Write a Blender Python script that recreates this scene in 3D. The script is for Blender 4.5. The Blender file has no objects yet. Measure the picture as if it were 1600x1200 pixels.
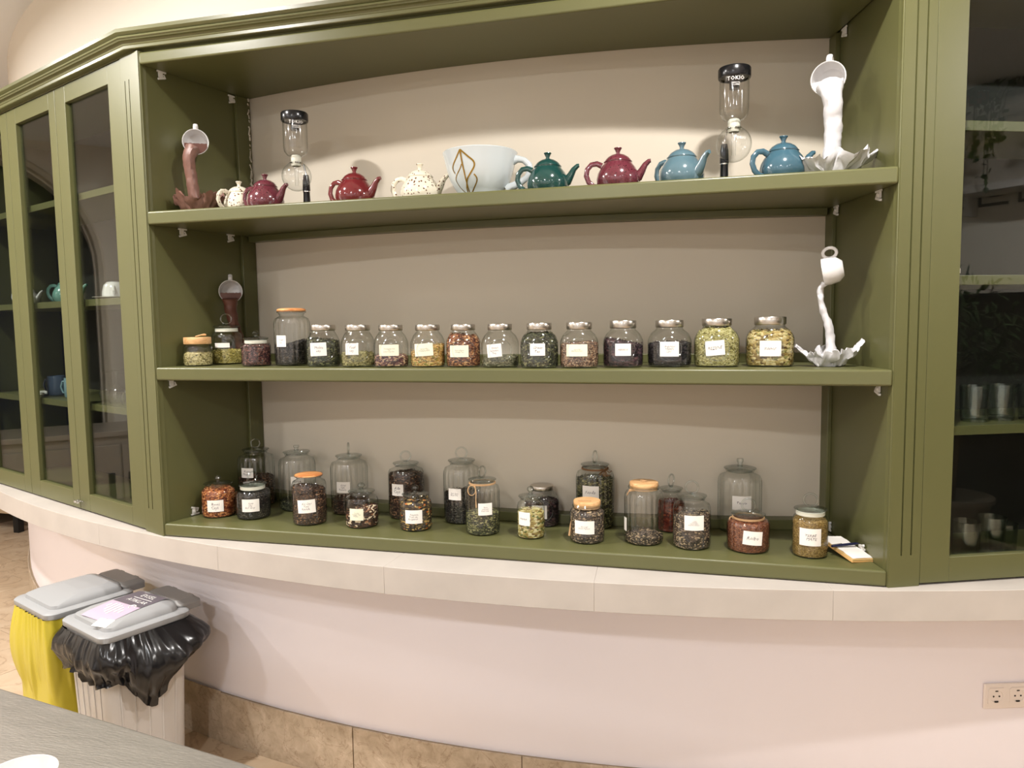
import bpy, bmesh, math, random
from math import sin, cos, pi, radians, sqrt, atan2, asin
from mathutils import Vector, Matrix, noise
random.seed(7)
SC = bpy.context.scene
COL = SC.collection
# ------------------------------------------------------------------ camera, world, lamps, exposure
cam = bpy.data.cameras.new('camera'); co = bpy.data.objects.new('camera', cam); COL.objects.link(co)
yaw, pitch, roll, F = 0.2569, -0.0848, -0.0138, 1154.1
fwd = Vector((-sin(yaw)*cos(pitch), cos(yaw)*cos(pitch), sin(pitch)))
rt = Vector((cos(yaw), sin(yaw), 0)); up = rt.cross(fwd)
r2 = rt*cos(roll)+up*sin(roll); u2 = -rt*sin(roll)+up*cos(roll)
CAM = Vector((1.793, -2.1, 1.6))
M = Matrix((r2, u2, -fwd)).transposed().to_4x4(); M.translation = CAM
co.matrix_world = M
cam.sensor_width = 36; cam.lens = F*36/1600; cam.clip_start = .05
SC.camera = co
W = bpy.data.worlds.new('world'); SC.world = W; W.use_nodes = True
W.node_tree.nodes['Background'].inputs[0].default_value = (1, .92, .84, 1)
W.node_tree.nodes['Background'].inputs[1].default_value = .02
CEIL = 3.12
def lamp(x, y, power, size=.10, col=(1, .965, .93)):
    l = bpy.data.lights.new('downlight', 'AREA'); l.shape = 'DISK'; l.size = size; l.spread = pi
    l.energy = power; l.color = col
    o = bpy.data.objects.new('downlight', l); COL.objects.link(o); o.location = (x, y, CEIL-.10)
ROW1 = [(-.30, -.82), (2.08, -.76), (4.8, -.6)]
ROW2 = [(-1.75, -3.4), (1.0, -3.4), (3.75, -3.4)]
ROW3 = [(-1.5, -5.8), (1.0, -5.8), (3.5, -5.8)]
for p, w_ in zip(ROW1, (58, 58, 85)): lamp(*p, w_)
for p, w_ in zip(ROW2, (52, 54, 14)): lamp(*p, w_, .20, col=(.97, .985, 1))
for p in ROW3: lamp(*p, 50, .50, col=(.97, .985, 1))
SIDE_FILL = [(-1.85, -.55), (-3.5, -1.6)]
lamp(*SIDE_FILL[0], 95)  # fill lamp added to brighten the upper left wall and doors
lamp(*SIDE_FILL[1], 60)  # fill lamp added to light the left wall mirrored in the door glass
SC.view_settings.view_transform = 'Standard'
SC.view_settings.look = 'None'
SC.view_settings.exposure = -0.22
SC.view_settings.gamma = 1
SC.view_settings.use_curve_mapping = False
SC.cycles.transparent_max_bounces = 24
SC.cycles.max_bounces = 8
SC.cycles.diffuse_bounces = 5
SC.cycles.sample_clamp_indirect = 6
SC.cycles.caustics_reflective = False
SC.cycles.caustics_refractive = False

# ------------------------------------------------------------------ helpers
def tagp(o, label=None, cat=None, group=None, kind=None):
    if label: o['label'] = label
    if cat: o['category'] = cat
    if group: o['group'] = group
    if kind: o['kind'] = kind
    return o
def empty(name, loc=(0, 0, 0), rz=0, label=None, cat=None, group=None):
    o = bpy.data.objects.new(name, None); COL.objects.link(o); o.location = loc; o.rotation_euler = (0, 0, rz)
    o.empty_display_size = .05
    return tagp(o, label, cat, group)
def link(name, me, parent=None, loc=None, rz=0):
    o = bpy.data.objects.new(name, me); COL.objects.link(o)
    if parent: o.parent = parent
    if loc: o.location = loc
    if rz: o.rotation_euler = (0, 0, rz)
    return o
class MB:
    def __init__(s): s.v = []; s.f = []; s.m = []; s.x = Matrix.Identity(4)
    def add(s, vs, fs, mi=0):
        b = len(s.v)
        s.v += [tuple(s.x @ Vector(v)) for v in vs]
        for f in fs: s.f.append([b+i for i in f]); s.m.append(mi)
        return s
    def box(s, c, d, R=None, mi=0):
        x, y, z = d[0]/2, d[1]/2, d[2]/2
        vs = [Vector((a*x, b*y, e*z)) for a in (-1, 1) for b in (-1, 1) for e in (-1, 1)]
        if R is not None: vs = [R @ v for v in vs]
        return s.add([v+Vector(c) for v in vs], [(0, 1, 3, 2), (4, 6, 7, 5), (0, 4, 5, 1), (2, 3, 7, 6), (0, 2, 6, 4), (1, 5, 7, 3)], mi)
    def prism(s, poly, z0, z1, mi=0):
        n = len(poly)
        vs = [(p[0], p[1], z0) for p in poly]+[(p[0], p[1], z1) for p in poly]
        return s.add(vs, [list(range(n))[::-1], list(range(n, 2*n))]+[(i, (i+1) % n, n+(i+1) % n, n+i) for i in range(n)], mi)
    def lathe(s, prof, n=28, shape=None, mi=0, noisef=None):
        vs = []; fs = []; rings = []
        for r, z in prof:
            if r < 1e-6: rings.append([len(vs)]); vs.append((0, 0, z))
            else:
                st = len(vs)
                for i in range(n):
                    a = 2*pi*i/n; k = shape(a, z) if shape else 1
                    p = Vector((r*k*sin(a), -r*k*cos(a), z))
                    if noisef: p = noisef(p)
                    vs.append(tuple(p))
                rings.append(list(range(st, st+n)))
        for A, B in zip(rings, rings[1:]):
            if len(A) == 1 and len(B) == 1: continue
            for i in range(n):
                j = (i+1) % n
                if len(A) == 1: fs.append((A[0], B[j], B[i]))
                elif len(B) == 1: fs.append((A[i], A[j], B[0]))
                else: fs.append((A[i], A[j], B[j], B[i]))
        return s.add(vs, fs, mi)
    def tube(s, pts, rad, n=8, closed=False, mi=0, flat=None, upv=(0, 0, 1)):
        pts = [Vector(p) for p in pts]; N = len(pts)
        rad = rad if isinstance(rad, (list, tuple)) else [rad]*N
        vs = []; fs = []
        prev = None
        for i, p in enumerate(pts):
            a = pts[(i-1) % N] if (closed or i > 0) else p
            b = pts[(i+1) % N] if (closed or i < N-1) else p
            t = (b-a).normalized()
            if prev is None:
                u = Vector(upv).cross(t)
                if u.length < 1e-3: u = Vector((1, 0, 0)).cross(t)
                u.normalize()
            else:
                u = (prev-t*prev.dot(t)).normalized()
            prev = u; w = t.cross(u)
            for k in range(n):
                an = 2*pi*k/n
                vs.append(tuple(p+u*cos(an)*rad[i]+w*sin(an)*rad[i]*(flat or 1)))
        for i in range(N if closed else N-1):
            for k in range(n):
                a = i*n+k; b = i*n+(k+1) % n; c = ((i+1) % N)*n+(k+1) % n; d = ((i+1) % N)*n+k
                fs.append((a, b, c, d))
        if not closed: fs += [list(range(n))[::-1], list(range((N-1)*n, N*n))]
        return s.add(vs, fs, mi)
    def grid(s, P, mi=0, flip=False):
        h = len(P); w = len(P[0]); vs = [tuple(p) for r in P for p in r]
        fs = [((i*w+j), (i*w+j+1), ((i+1)*w+j+1), ((i+1)*w+j)) for i in range(h-1) for j in range(w-1)]
        if flip: fs = [f[::-1] for f in fs]
        return s.add(vs, fs, mi)
    def mesh(s, name, mats, smooth=True, angle=40):
        me = bpy.data.meshes.new(name); me.from_pydata(s.v, [], s.f)
        for m in (mats if isinstance(mats, (list, tuple)) else [mats]): me.materials.append(m)
        me.polygons.foreach_set('material_index', s.m)
        if smooth:
            me.polygons.foreach_set('use_smooth', [True]*len(s.f))
            me.update()
            try: me.set_sharp_from_angle(angle=radians(angle))
            except Exception: pass
        me.update()
        return me
    def build(s, name, mats, parent=None, smooth=True, bevel=0, angle=40, loc=None, rz=0, fix=True):
        me = s.mesh(name, mats, smooth, angle)
        if fix:
            bm = bmesh.new(); bm.from_mesh(me); bmesh.ops.recalc_face_normals(bm, faces=bm.faces); bm.to_mesh(me); bm.free()
        o = link(name, me, parent, loc, rz)
        if bevel:
            b = o.modifiers.new('bevel', 'BEVEL'); b.width = bevel; b.segments = 3; b.limit_method = 'ANGLE'; b.angle_limit = radians(35)
        return o
def Rz(a): return Matrix.Rotation(a, 3, 'Z')
def xform(loc=(0, 0, 0), rz=0, rx=0, ry=0, s=1):
    return Matrix.Translation(loc) @ Matrix.Rotation(rz, 4, 'Z') @ Matrix.Rotation(ry, 4, 'Y') @ Matrix.Rotation(rx, 4, 'X') @ Matrix.Scale(s, 4)
def arc(c, r, a0, a1, n, f=lambda a, r, c: (c[0]+r*sin(a), c[1]-r*cos(a))):
    return [f(a0+(a1-a0)*i/n, r, c) for i in range(n+1)]

# ------------------------------------------------------------------ materials
MATS = {}
def srgb(r, g, b):
    f = lambda c: ((c/255)/12.92 if c/255 <= .04045 else (((c/255)+.055)/1.055)**2.4)
    return (f(r), f(g), f(b), 1)
def mat(name, col, rough=.5, metal=0, bump=0, bscale=30, var=0, vscale=8, spec=.5, coat=0, emit=0, detail=4, stretch=None, trans=0, sub=0):
    if name in MATS: return MATS[name]
    m = bpy.data.materials.new(name); m.use_nodes = True; nt = m.node_tree; N = nt.nodes; L = nt.links
    p = N['Principled BSDF']
    p.inputs['Base Color'].default_value = col if len(col) == 4 else (*col, 1)
    p.inputs['Roughness'].default_value = rough; p.inputs['Metallic'].default_value = metal
    p.inputs['Specular IOR Level'].default_value = spec
    p.inputs['Coat Weight'].default_value = coat; p.inputs['Coat Roughness'].default_value = .08
    if sub: p.inputs['Subsurface Weight'].default_value = sub; p.inputs['Subsurface Scale'].default_value = .01
    if emit: p.inputs['Emission Color'].default_value = col; p.inputs['Emission Strength'].default_value = emit
    if bump or var:
        tc = N.new('ShaderNodeTexCoord'); src = tc.outputs['Object']
        if stretch:
            mp = N.new('ShaderNodeMapping'); mp.inputs['Scale'].default_value = stretch; L.new(src, mp.inputs[0]); src = mp.outputs[0]
    if bump:
        n = N.new('ShaderNodeTexNoise'); n.inputs['Scale'].default_value = bscale; n.inputs['Detail'].default_value = detail
        b = N.new('ShaderNodeBump'); b.inputs['Strength'].default_value = bump; b.inputs['Distance'].default_value = .002
        L.new(src, n.inputs['Vector']); L.new(n.outputs[0], b.inputs['Height']); L.new(b.outputs[0], p.inputs['Normal'])
    if var:
        n = N.new('ShaderNodeTexNoise'); n.inputs['Scale'].default_value = vscale; n.inputs['Detail'].default_value = 5
        mx = N.new('ShaderNodeMix'); mx.data_type = 'RGBA'; mx.blend_type = 'MULTIPLY'; mx.inputs[0].default_value = 1
        cr = N.new('ShaderNodeValToRGB'); cr.color_ramp.elements[0].position = .3; cr.color_ramp.elements[1].position = .7
        cr.color_ramp.elements[0].color = (1-var, 1-var, 1-var, 1); cr.color_ramp.elements[1].color = (1, 1, 1, 1)
        mx.inputs[6].default_value = p.inputs['Base Color'].default_value
        L.new(src, n.inputs['Vector']); L.new(n.outputs[0], cr.inputs[0]); L.new(cr.outputs[0], mx.inputs[7]); L.new(mx.outputs[2], p.inputs['Base Color'])
    MATS[name] = m
    return m
def speckle(name, base, spot, scale, thr, rough=.15, coat=.6):
    m = mat(name, base, rough, coat=coat); nt = m.node_tree; N = nt.nodes; L = nt.links; p = N['Principled BSDF']
    tc = N.new('ShaderNodeTexCoord'); v = N.new('ShaderNodeTexVoronoi'); v.inputs['Scale'].default_value = scale
    n = N.new('ShaderNodeTexNoise'); n.inputs['Scale'].default_value = scale*.35
    ad = N.new('ShaderNodeMath'); ad.operation = 'MULTIPLY'
    lt = N.new('ShaderNodeMath'); lt.operation = 'LESS_THAN'; lt.inputs[1].default_value = thr
    mx = N.new('ShaderNodeMix'); mx.data_type = 'RGBA'; mx.inputs[6].default_value = base; mx.inputs[7].default_value = spot
    L.new(tc.outputs['Object'], v.inputs['Vector']); L.new(tc.outputs['Object'], n.inputs['Vector'])
    L.new(v.outputs['Distance'], ad.inputs[0]); L.new(n.outputs[0], ad.inputs[1]); L.new(ad.outputs[0], lt.inputs[0])
    L.new(lt.outputs[0], mx.inputs[0]); L.new(mx.outputs[2], p.inputs['Base Color'])
    return m
def granular(name, cols, scale=240, rough=.8, stretch=(1, 1, 1.6), bump=.6):
    """a heap of dried leaves or seeds: every cell takes one of the colours"""
    m = bpy.data.materials.new(name); m.use_nodes = True; nt = m.node_tree; N = nt.nodes; L = nt.links; p = N['Principled BSDF']
    p.inputs['Roughness'].default_value = rough; p.inputs['Specular IOR Level'].default_value = .25
    tc = N.new('ShaderNodeTexCoord'); mp = N.new('ShaderNodeMapping'); mp.inputs['Scale'].default_value = stretch
    nz = N.new('ShaderNodeTexNoise'); nz.inputs['Scale'].default_value = scale*.4
    vm = N.new('ShaderNodeMixRGB'); vm.blend_type = 'LINEAR_LIGHT'; vm.inputs[0].default_value = .006
    v = N.new('ShaderNodeTexVoronoi'); v.inputs['Scale'].default_value = scale
    L.new(tc.outputs['Object'], mp.inputs[0]); L.new(mp.outputs[0], nz.inputs[0]); L.new(mp.outputs[0], vm.inputs[1]); L.new(nz.outputs['Color'], vm.inputs[2])
    L.new(vm.outputs[0], v.inputs['Vector'])
    sp = N.new('ShaderNodeSeparateColor'); L.new(v.outputs['Color'], sp.inputs[0])
    cr = N.new('ShaderNodeValToRGB'); cr.color_ramp.interpolation = 'CONSTANT'; scale *= .8; v.inputs['Scale'].default_value = scale; nz.inputs['Scale'].default_value = scale*.4
    tot = sum(w for _, w in cols); acc = 0; el = cr.color_ramp.elements
    while len(el) < len(cols): el.new(.5)
    for i, (c, w) in enumerate(cols):
        el[i].position = acc/tot; el[i].color = srgb(*[min(255, q*1.02+2) for q in c]); acc += w
    L.new(sp.outputs[0], cr.inputs[0]); L.new(cr.outputs[0], p.inputs['Base Color'])
    b = N.new('ShaderNodeBump'); b.inputs['Strength'].default_value = bump; b.inputs['Distance'].default_value = .003; b.invert = True
    L.new(v.outputs['Distance'], b.inputs['Height']); L.new(b.outputs[0], p.inputs['Normal'])
    return m
def glass(name, tint=(.96, .98, .97), edge=(.42, .47, .45), power=2.6, refl=1.6, rough=.07):
    m = bpy.data.materials.new(name); m.use_nodes = True; nt = m.node_tree; N = nt.nodes; L = nt.links
    for n in list(N): N.remove(n)
    out = N.new('ShaderNodeOutputMaterial'); tr = N.new('ShaderNodeBsdfTransparent'); gl = N.new('ShaderNodeBsdfGlossy'); mx = N.new('ShaderNodeMixShader')
    gl.inputs['Roughness'].default_value = rough
    lw = N.new('ShaderNodeLayerWeight'); lw.inputs[0].default_value = .5
    p5 = N.new('ShaderNodeMath'); p5.operation = 'POWER'; p5.inputs[1].default_value = 5
    ma = N.new('ShaderNodeMath'); ma.operation = 'MULTIPLY_ADD'; ma.inputs[1].default_value = .93*1.0; ma.inputs[2].default_value = .042*refl; ma.use_clamp = True
    pe = N.new('ShaderNodeMath'); pe.operation = 'POWER'; pe.inputs[1].default_value = power
    cm = N.new('ShaderNodeMix'); cm.data_type = 'RGBA'; cm.inputs[6].default_value = (*tint, 1); cm.inputs[7].default_value = (*edge, 1)
    L.new(lw.outputs['Facing'], p5.inputs[0]); L.new(p5.outputs[0], ma.inputs[0]); L.new(ma.outputs[0], mx.inputs[0])
    L.new(lw.outputs['Facing'], pe.inputs[0]); L.new(pe.outputs[0], cm.inputs[0]); L.new(cm.outputs[2], tr.inputs[0])
    L.new(tr.outputs[0], mx.inputs[1]); L.new(gl.outputs[0], mx.inputs[2]); L.new(mx.outputs[0], out.inputs[0])
    MATS[name] = m
    return m
def stone(name, c1, c2, c3, scale=9, rough=.45, vein=True):
    m = mat(name, c1, rough, bump=.08, bscale=60); nt = m.node_tree; N = nt.nodes; L = nt.links; p = N['Principled BSDF']
    tc = N.new('ShaderNodeTexCoord')
    n = N.new('ShaderNodeTexNoise'); n.inputs['Scale'].default_value = scale; n.inputs['Detail'].default_value = 8; n.inputs['Roughness'].default_value = .65; n.inputs['Distortion'].default_value = .6
    cr = N.new('ShaderNodeValToRGB'); e = cr.color_ramp.elements; e[0].position = .32; e[0].color = c2; e[1].position = .62; e[1].color = c1
    e2 = e.new(.78); e2.color = c3
    L.new(tc.outputs['Object'], n.inputs[0]); L.new(n.outputs[0], cr.inputs[0])
    last = cr.outputs[0]
    if vein:
        w = N.new('ShaderNodeTexNoise'); w.inputs['Scale'].default_value = scale*.5; w.inputs['Detail'].default_value = 6; w.inputs['Distortion'].default_value = 1.4
        r2_ = N.new('ShaderNodeValToRGB'); e = r2_.color_ramp.elements; e[0].position = .485; e[0].color = (1, 1, 1, 1); e[1].position = .515; e[1].color = (1, 1, 1, 1)
        q = e.new(.5); q.color = (.55, .45, .38, 1)
        mx = N.new('ShaderNodeMix'); mx.data_type = 'RGBA'; mx.blend_type = 'MULTIPLY'; mx.inputs[0].default_value = .6
        L.new(tc.outputs['Object'], w.inputs[0]); L.new(w.outputs[0], r2_.inputs[0]); L.new(last, mx.inputs[6]); L.new(r2_.outputs[0], mx.inputs[7]); last = mx.outputs[2]
    L.new(last, p.inputs['Base Color'])
    return m
GREEN = mat('olive_paint', srgb(93, 93, 57), .35, bump=.03, bscale=90, var=.05, vscale=3)
WALL = mat('beige_wall_paint', srgb(202, 192, 175), .75, bump=.05, bscale=40)
WALLU = mat('cream_wall_paint', srgb(230, 222, 210), .75, bump=.05, bscale=40)
WALLP = mat('pinkish_wall_paint', srgb(236, 229, 233), .7, bump=.04, bscale=30, var=.03, vscale=2)
WHITEC = mat('white_ceiling_paint', srgb(236, 237, 240), .8)
SLAB = mat('worn_white_laminate', srgb(190, 182, 174), .4, bump=.02, bscale=20, var=.10, vscale=9)
TRAV = stone('travertine', srgb(192, 174, 152), srgb(164, 146, 122), srgb(210, 196, 176), 22, .4)
FLOORT = stone('floor_marble', srgb(204, 184, 158), srgb(188, 164, 136), srgb(214, 198, 174), 5, .3)
GROUT = mat('grout', srgb(150, 132, 108), .9)
JARG = glass('jar_glass', (.975, .985, .98), (.50, .56, .54), 3.6, 2.0)
CLEARG = glass('clear_glass', (.985, .99, .99), (.58, .62, .61), 3.6, 2.0)
THICKG = glass('thick_lid_glass', (.93, .955, .95), (.42, .48, .47), 2.2, 2.6)
PANE = glass('door_pane', (.9, .92, .9), (.6, .64, .62), 3, 1.0, .0)
GASK = mat('frosted_gasket', srgb(214, 212, 196), .5)
STEEL = mat('brushed_lid_steel', srgb(196, 190, 182), .28, 1, bump=.05, bscale=60, stretch=(1, 1, .02))
CHROME = mat('chrome', srgb(220, 220, 220), .1, 1)
def wood(name, c1, c2, sc=6):
    m = mat(name, c1, .5, bump=.04, bscale=60); nt = m.node_tree; N = nt.nodes; L = nt.links
    tc = N.new('ShaderNodeTexCoord'); mp = N.new('ShaderNodeMapping'); mp.inputs['Scale'].default_value = (6, 40, 40)
    n = N.new('ShaderNodeTexNoise'); n.inputs['Scale'].default_value = sc; n.inputs['Detail'].default_value = 4; n.inputs['Distortion'].default_value = 1
    cr = N.new('ShaderNodeValToRGB'); cr.color_ramp.elements[0].position = .38; cr.color_ramp.elements[0].color = c2; cr.color_ramp.elements[1].position = .6; cr.color_ramp.elements[1].color = c1
    L.new(tc.outputs['Object'], mp.inputs[0]); L.new(mp.outputs[0], n.inputs[0]); L.new(n.outputs[0], cr.inputs[0]); L.new(cr.outputs[0], N['Principled BSDF'].inputs['Base Color'])
    return m
BAMBOO = wood('bamboo_wood', srgb(222, 178, 126), srgb(196, 148, 96), 2)
ACACIA = wood('acacia_wood', srgb(222, 158, 96), srgb(176, 104, 52), 2)
PAPER = mat('sticker_paper', srgb(238, 233, 226), .7)
PAPERY = mat('cream_sticker_paper', srgb(232, 230, 206), .7)
INK = mat('pencil_ink', srgb(112, 104, 110), .8)
TWINE = mat('jute_twine', srgb(190, 152, 110), .9, bump=.4, bscale=400)
BROWNTW = mat('brown_twine', srgb(120, 84, 50), .9, bump=.4, bscale=400)
WHITEP = mat('white_porcelain', srgb(214, 212, 211), .12, coat=.5)
BLACKP = mat('black_plastic', srgb(20, 20, 22), .22)
WPLAST = mat('white_plastic', srgb(232, 230, 226), .4)
CHOC = mat('chocolate_plaster', srgb(128, 92, 80), .45, bump=.5, bscale=60, var=.3, vscale=50)
CHOCD = mat('dark_chocolate', srgb(88, 50, 38), .45, bump=.3, bscale=60)
WPLASTER = mat('white_plaster_splash', srgb(202, 201, 203), .4, bump=.6, bscale=70)
GOLD = mat('gold_print', srgb(150, 118, 40), .3, .6)

# ------------------------------------------------------------------ plan geometry
CC = (1.17, 5.1); XR = 2.265; AL = radians(22.3); SP = radians(13)
dL = Vector((-cos(AL), sin(AL))); iL = Vector((sin(AL), cos(AL)))
dR = Vector((cos(AL), sin(AL))); iR = Vector((-sin(AL), cos(AL))); OR = Vector((XR, 0))
def LP(s, d): v = dL*s+iL*d; return (v.x, v.y)
def RP(s, d): v = OR+dR*s+iR*d; return (v.x, v.y)
def onarc(a, r): return (CC[0]+r*sin(a), CC[1]-r*cos(a))
RW = 4.78
# ================================================================== SETTING
def arc_wall(name, r0, r1, a0, a1, z0, z1, m, n=60):
    mb = MB(); A = arc(CC, r0, radians(a0), radians(a1), n); B = arc(CC, r1, radians(a1), radians(a0), n)
    mb.prism(A+B, z0, z1)
    return tagp(mb.build(name, m, angle=20), kind='structure')
arc_wall('wall_back', RW, RW-.15, -80, 60, .80, 2.50, WALL)
arc_wall('wall_upper', 4.93, 4.63, -80, 60, 2.50, CEIL, WALLU)
arc_wall('wall_lower', 4.985, 4.80, -80, 60, 0, .7965, WALLP, 80)
# skirting of travertine tiles along the curved wall
sk = MB(); A = arc(CC, 4.994, radians(-60), radians(45), 60); B = arc(CC, 4.984, radians(45), radians(-60), 60)
sk.prism(A+B, 0, .197)
skirt = tagp(sk.build('baseboard_front', GROUT), kind='structure')
tw = 7.05
for k in range(-6, 6):
    a0 = -13.41+tw*k+.02; a1 = a0+tw-.04
    if k == -1: ro = 4.997
    else: ro = 5.0+random.uniform(-.0006, .0006)
    mb = MB(); A = arc(CC, ro, radians(a0), radians(a1), 8); B = arc(CC, 4.9945, radians(a1), radians(a0), 8)
    mb.prism(A+B, .001, .2 if k != -1 else .205)
    mb.build('skirting_tile', TRAV, skirt, bevel=.001)
# floor tiles
fl = MB(); fl.box((.5, -.5, -.03), (12, 13.5, .05)); floor = tagp(fl.build('floor', FLOORT, smooth=False), kind='structure')
tile_me = None
th = radians(-18)
gm = MB(); gm.box((0, 0, 0), (.597, .597, .006)); tile_me = gm.mesh('floor_tile', FLOORT, False)
gb = MB(); gb.box((-1.2, 1.0, -.0045), (6.4, 6.2, .001)); tagp(gb.build('floor_grout', GROUT, floor, smooth=False))
for i in range(-7, 6):
    for j in range(-5, 7):
        v = Rz(th) @ Vector((i*.6, j*.6, 0))+Vector((-.9, .9, 0))
        if (v-Vector((-1.4, 1.2, 0))).length < 2.6:
            o = link('floor_tile', tile_me, floor, (v.x, v.y, -.002+random.uniform(0, .0006)), th)
# ceiling and far walls
mb = MB(); mb.box((.75, -.25, CEIL+.05), (10.7, 13.6, .1)); tagp(mb.build('ceiling', WHITEC, smooth=False), kind='structure')
mb = MB(); mb.box((.75, -7.0, CEIL/2), (10.7, .1, CEIL)); tagp(mb.build('wall_rear', mat('cool_wall_paint', srgb(224, 226, 230), .8), smooth=False), kind='structure')
mb = MB(); mb.box((.75, 6.5, CEIL/2), (10.7, .1, CEIL)); tagp(mb.build('wall_far', WALLU, smooth=False), kind='structure')
# left wall with a round-headed opening
YC, YW, ZS, ZR = .93, .86, 2.1, .88
def left_wall():
    mb = MB(); X0 = -4.5; T = .3
    pts = [(YC+YW*cos(a), ZS+ZR*sin(a)) for a in [pi*i/24 for i in range(25)]]
    for X, fl_ in ((X0, 0), (X0-T, 1)):
        vs = []; fs = []
        def q(a, b, c, d):
            b0 = len(vs); vs.extend([(X, *a), (X, *b), (X, *c), (X, *d)]); fs.append((b0, b0+1, b0+2, b0+3))
        q((-7, 0), (YC-YW, 0), (YC-YW, CEIL), (-7, CEIL)); q((YC+YW, 0), (6.5, 0), (6.5, CEIL), (YC+YW, CEIL))
        for p, r in zip(pts, pts[1:]): q(p, (p[0], CEIL), (r[0], CEIL), r)
        mb.add(vs, fs)
    loop = [(YC+YW, 0)]+pts+[(YC-YW, 0)]
    vs = [(X0, *p) for p in loop]+[(X0-T, *p) for p in loop]; n = len(loop)
    mb.add(vs, [(i, i+1, n+i+1, n+i) for i in range(n-1)])
    w = tagp(mb.build('wall_left', WALLU, smooth=False), kind='structure')
    b = MB(); b.box((X0-T-.15, YC, 1.6), (.02, 2.2, 3.1)); b.build('night_backdrop', mat('dark_blue_room', srgb(44, 50, 66), .6), w)
    # moulding along the arch
    b = MB(); b.tube([(X0+.01, *p) for p in [(YC+YW+.05, 0)]+[(YC+(YW+.05)*cos(a), ZS+(ZR+.05)*sin(a)) for a in [pi*i/24 for i in range(25)]]+[(YC-YW-.05, 0)]], .035, 6)
    b.build('arch_moulding', WALL, w)
left_wall()
mb = MB(); mb.box((6.05, -.25, CEIL/2), (.1, 13.6, CEIL)); wr = tagp(mb.build('wall_right', WALLU, smooth=False), kind='structure')
mb = MB(); mb.box((5.985, -1.8, .88), (.03, 5.2, 1.74)); mb.build('added_dark_panel', mat('dark_mirrored_panel', srgb(26, 20, 15), .5), wr, smooth=False)  # out-of-view panel added so the right door glass mirrors something dark
# greek key band on the right wall
KEY = mat('dark_key_paint', srgb(30, 26, 22), .6)
mb = MB()
for zb in (2.36, ):
    for i in range(14):
        y0 = -3.6+i*.26
        for (a, b, c_, d) in ((0, 0, .2, .02), (.0, 0, .02, .16), (0, .14, .16, .02), (.14, .06, .02, .10), (.07, .06, .09, .02)):
            mb.box((5.998, y0+a+c_/2, zb+b+d/2), (.004, c_, d))
mb.build('key_pattern', KEY, wr, smooth=False)

# ================================================================== COUNTER TOP
ct = empty('counter_top', (1.17, -.1, .797), label='long curved white laminate counter slab with scuffed grey front edge under the green cabinets', cat='counter')
a = -46.0
SEAMS = [-46, -38, -31, -24, -17, -10.1, -3.23, 3.62, 10.5, 17.4, 24.3, 31, 38, 45]
for a0, a1 in zip(SEAMS, SEAMS[1:]):
    mb = MB(); A = arc(CC, 5.24, radians(a0+.002), radians(a1-.002), 14); B = arc(CC, 4.785, radians(a1-.002), radians(a0+.002), 4)
    mb.prism([(p[0]-1.17, p[1]+.1) for p in A+B], 0, .083)
    mb.build('slab_section', SLAB, ct, bevel=.001, angle=25)

# ================================================================== CENTRAL OPEN SHELVING
cs = empty('open_shelving', (XR/2, .2, .88), label='wide olive green open shelf unit with three shelves between the glazed cupboards', cat='shelving')
OX, OY, OZ = XR/2, .2, .88
def cpoly(p): return [(q[0]-OX, q[1]-OY) for q in p]
e = .45
bL = (sin(SP)*e, cos(SP)*e); bR = (XR-sin(SP)*e, cos(SP)*e)
def wallpts(x0, x1, n, off=0):
    a0 = asin((x0-CC[0])/(RW+off)); a1 = asin((x1-CC[0])/(RW+off))
    return arc(CC, RW+off, a0, a1, n)
def shelf_poly(yf=0):
    B = wallpts(bR[0]-.005, bL[0]+.005, 20, .001)
    return cpoly([(0, yf), (XR, yf)]+B)
for nm, z0, z1 in (('top_panel', 2.45, 2.488), ('shelf', 1.935, 1.979), ('shelf', 1.417, 1.461), ('shelf', .8815, .925)):
    mb = MB(); mb.prism(shelf_poly(-.001), z0-OZ, z1-OZ); mb.build(nm, GREEN, cs, bevel=.006, angle=30)
for sgn, O in ((1, (0, 0)), (-1, (XR, 0))):
    d = Vector((sgn*sin(SP), cos(SP))); nrm = Vector((-sgn*cos(SP), sin(SP)))
    o0 = Vector(O)
    P = [o0-nrm*.001, o0+d*.46-nrm*.001, o0+d*.46+nrm*.018, o0+nrm*.018]
    mb = MB(); mb.prism(cpoly(P), 0.0005, 2.494-OZ); mb.build('side_panel', GREEN, cs, bevel=.004)
    # vertical batten closing the corner to the wall
    P = [o0+d*.385-nrm*.001, o0+d*.45-nrm*.001, o0+d*.45-nrm*.014, o0+d*.385-nrm*.014]
    for za, zb in ((.925, 1.417), (1.461, 1.935), (1.979, 2.45)):
        mb = MB(); mb.prism(cpoly(P), za-OZ, zb-OZ); mb.build('corner_batten', GREEN, cs, bevel=.002)
for z0, z1, off in ((.925, .958, .05), (1.461, 1.49, .05), (1.913, 1.935, .045), (1.400, 1.417, .045)):
    F_ = wallpts(bL[0]+.012, bR[0]-.012, 20, off); B = wallpts(bR[0]-.012, bL[0]+.012, 20, .002)
    mb = MB(); mb.prism(cpoly(F_+B), z0-OZ, z1-OZ); mb.build('back_batten', GREEN, cs, bevel=.002, angle=25)
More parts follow.
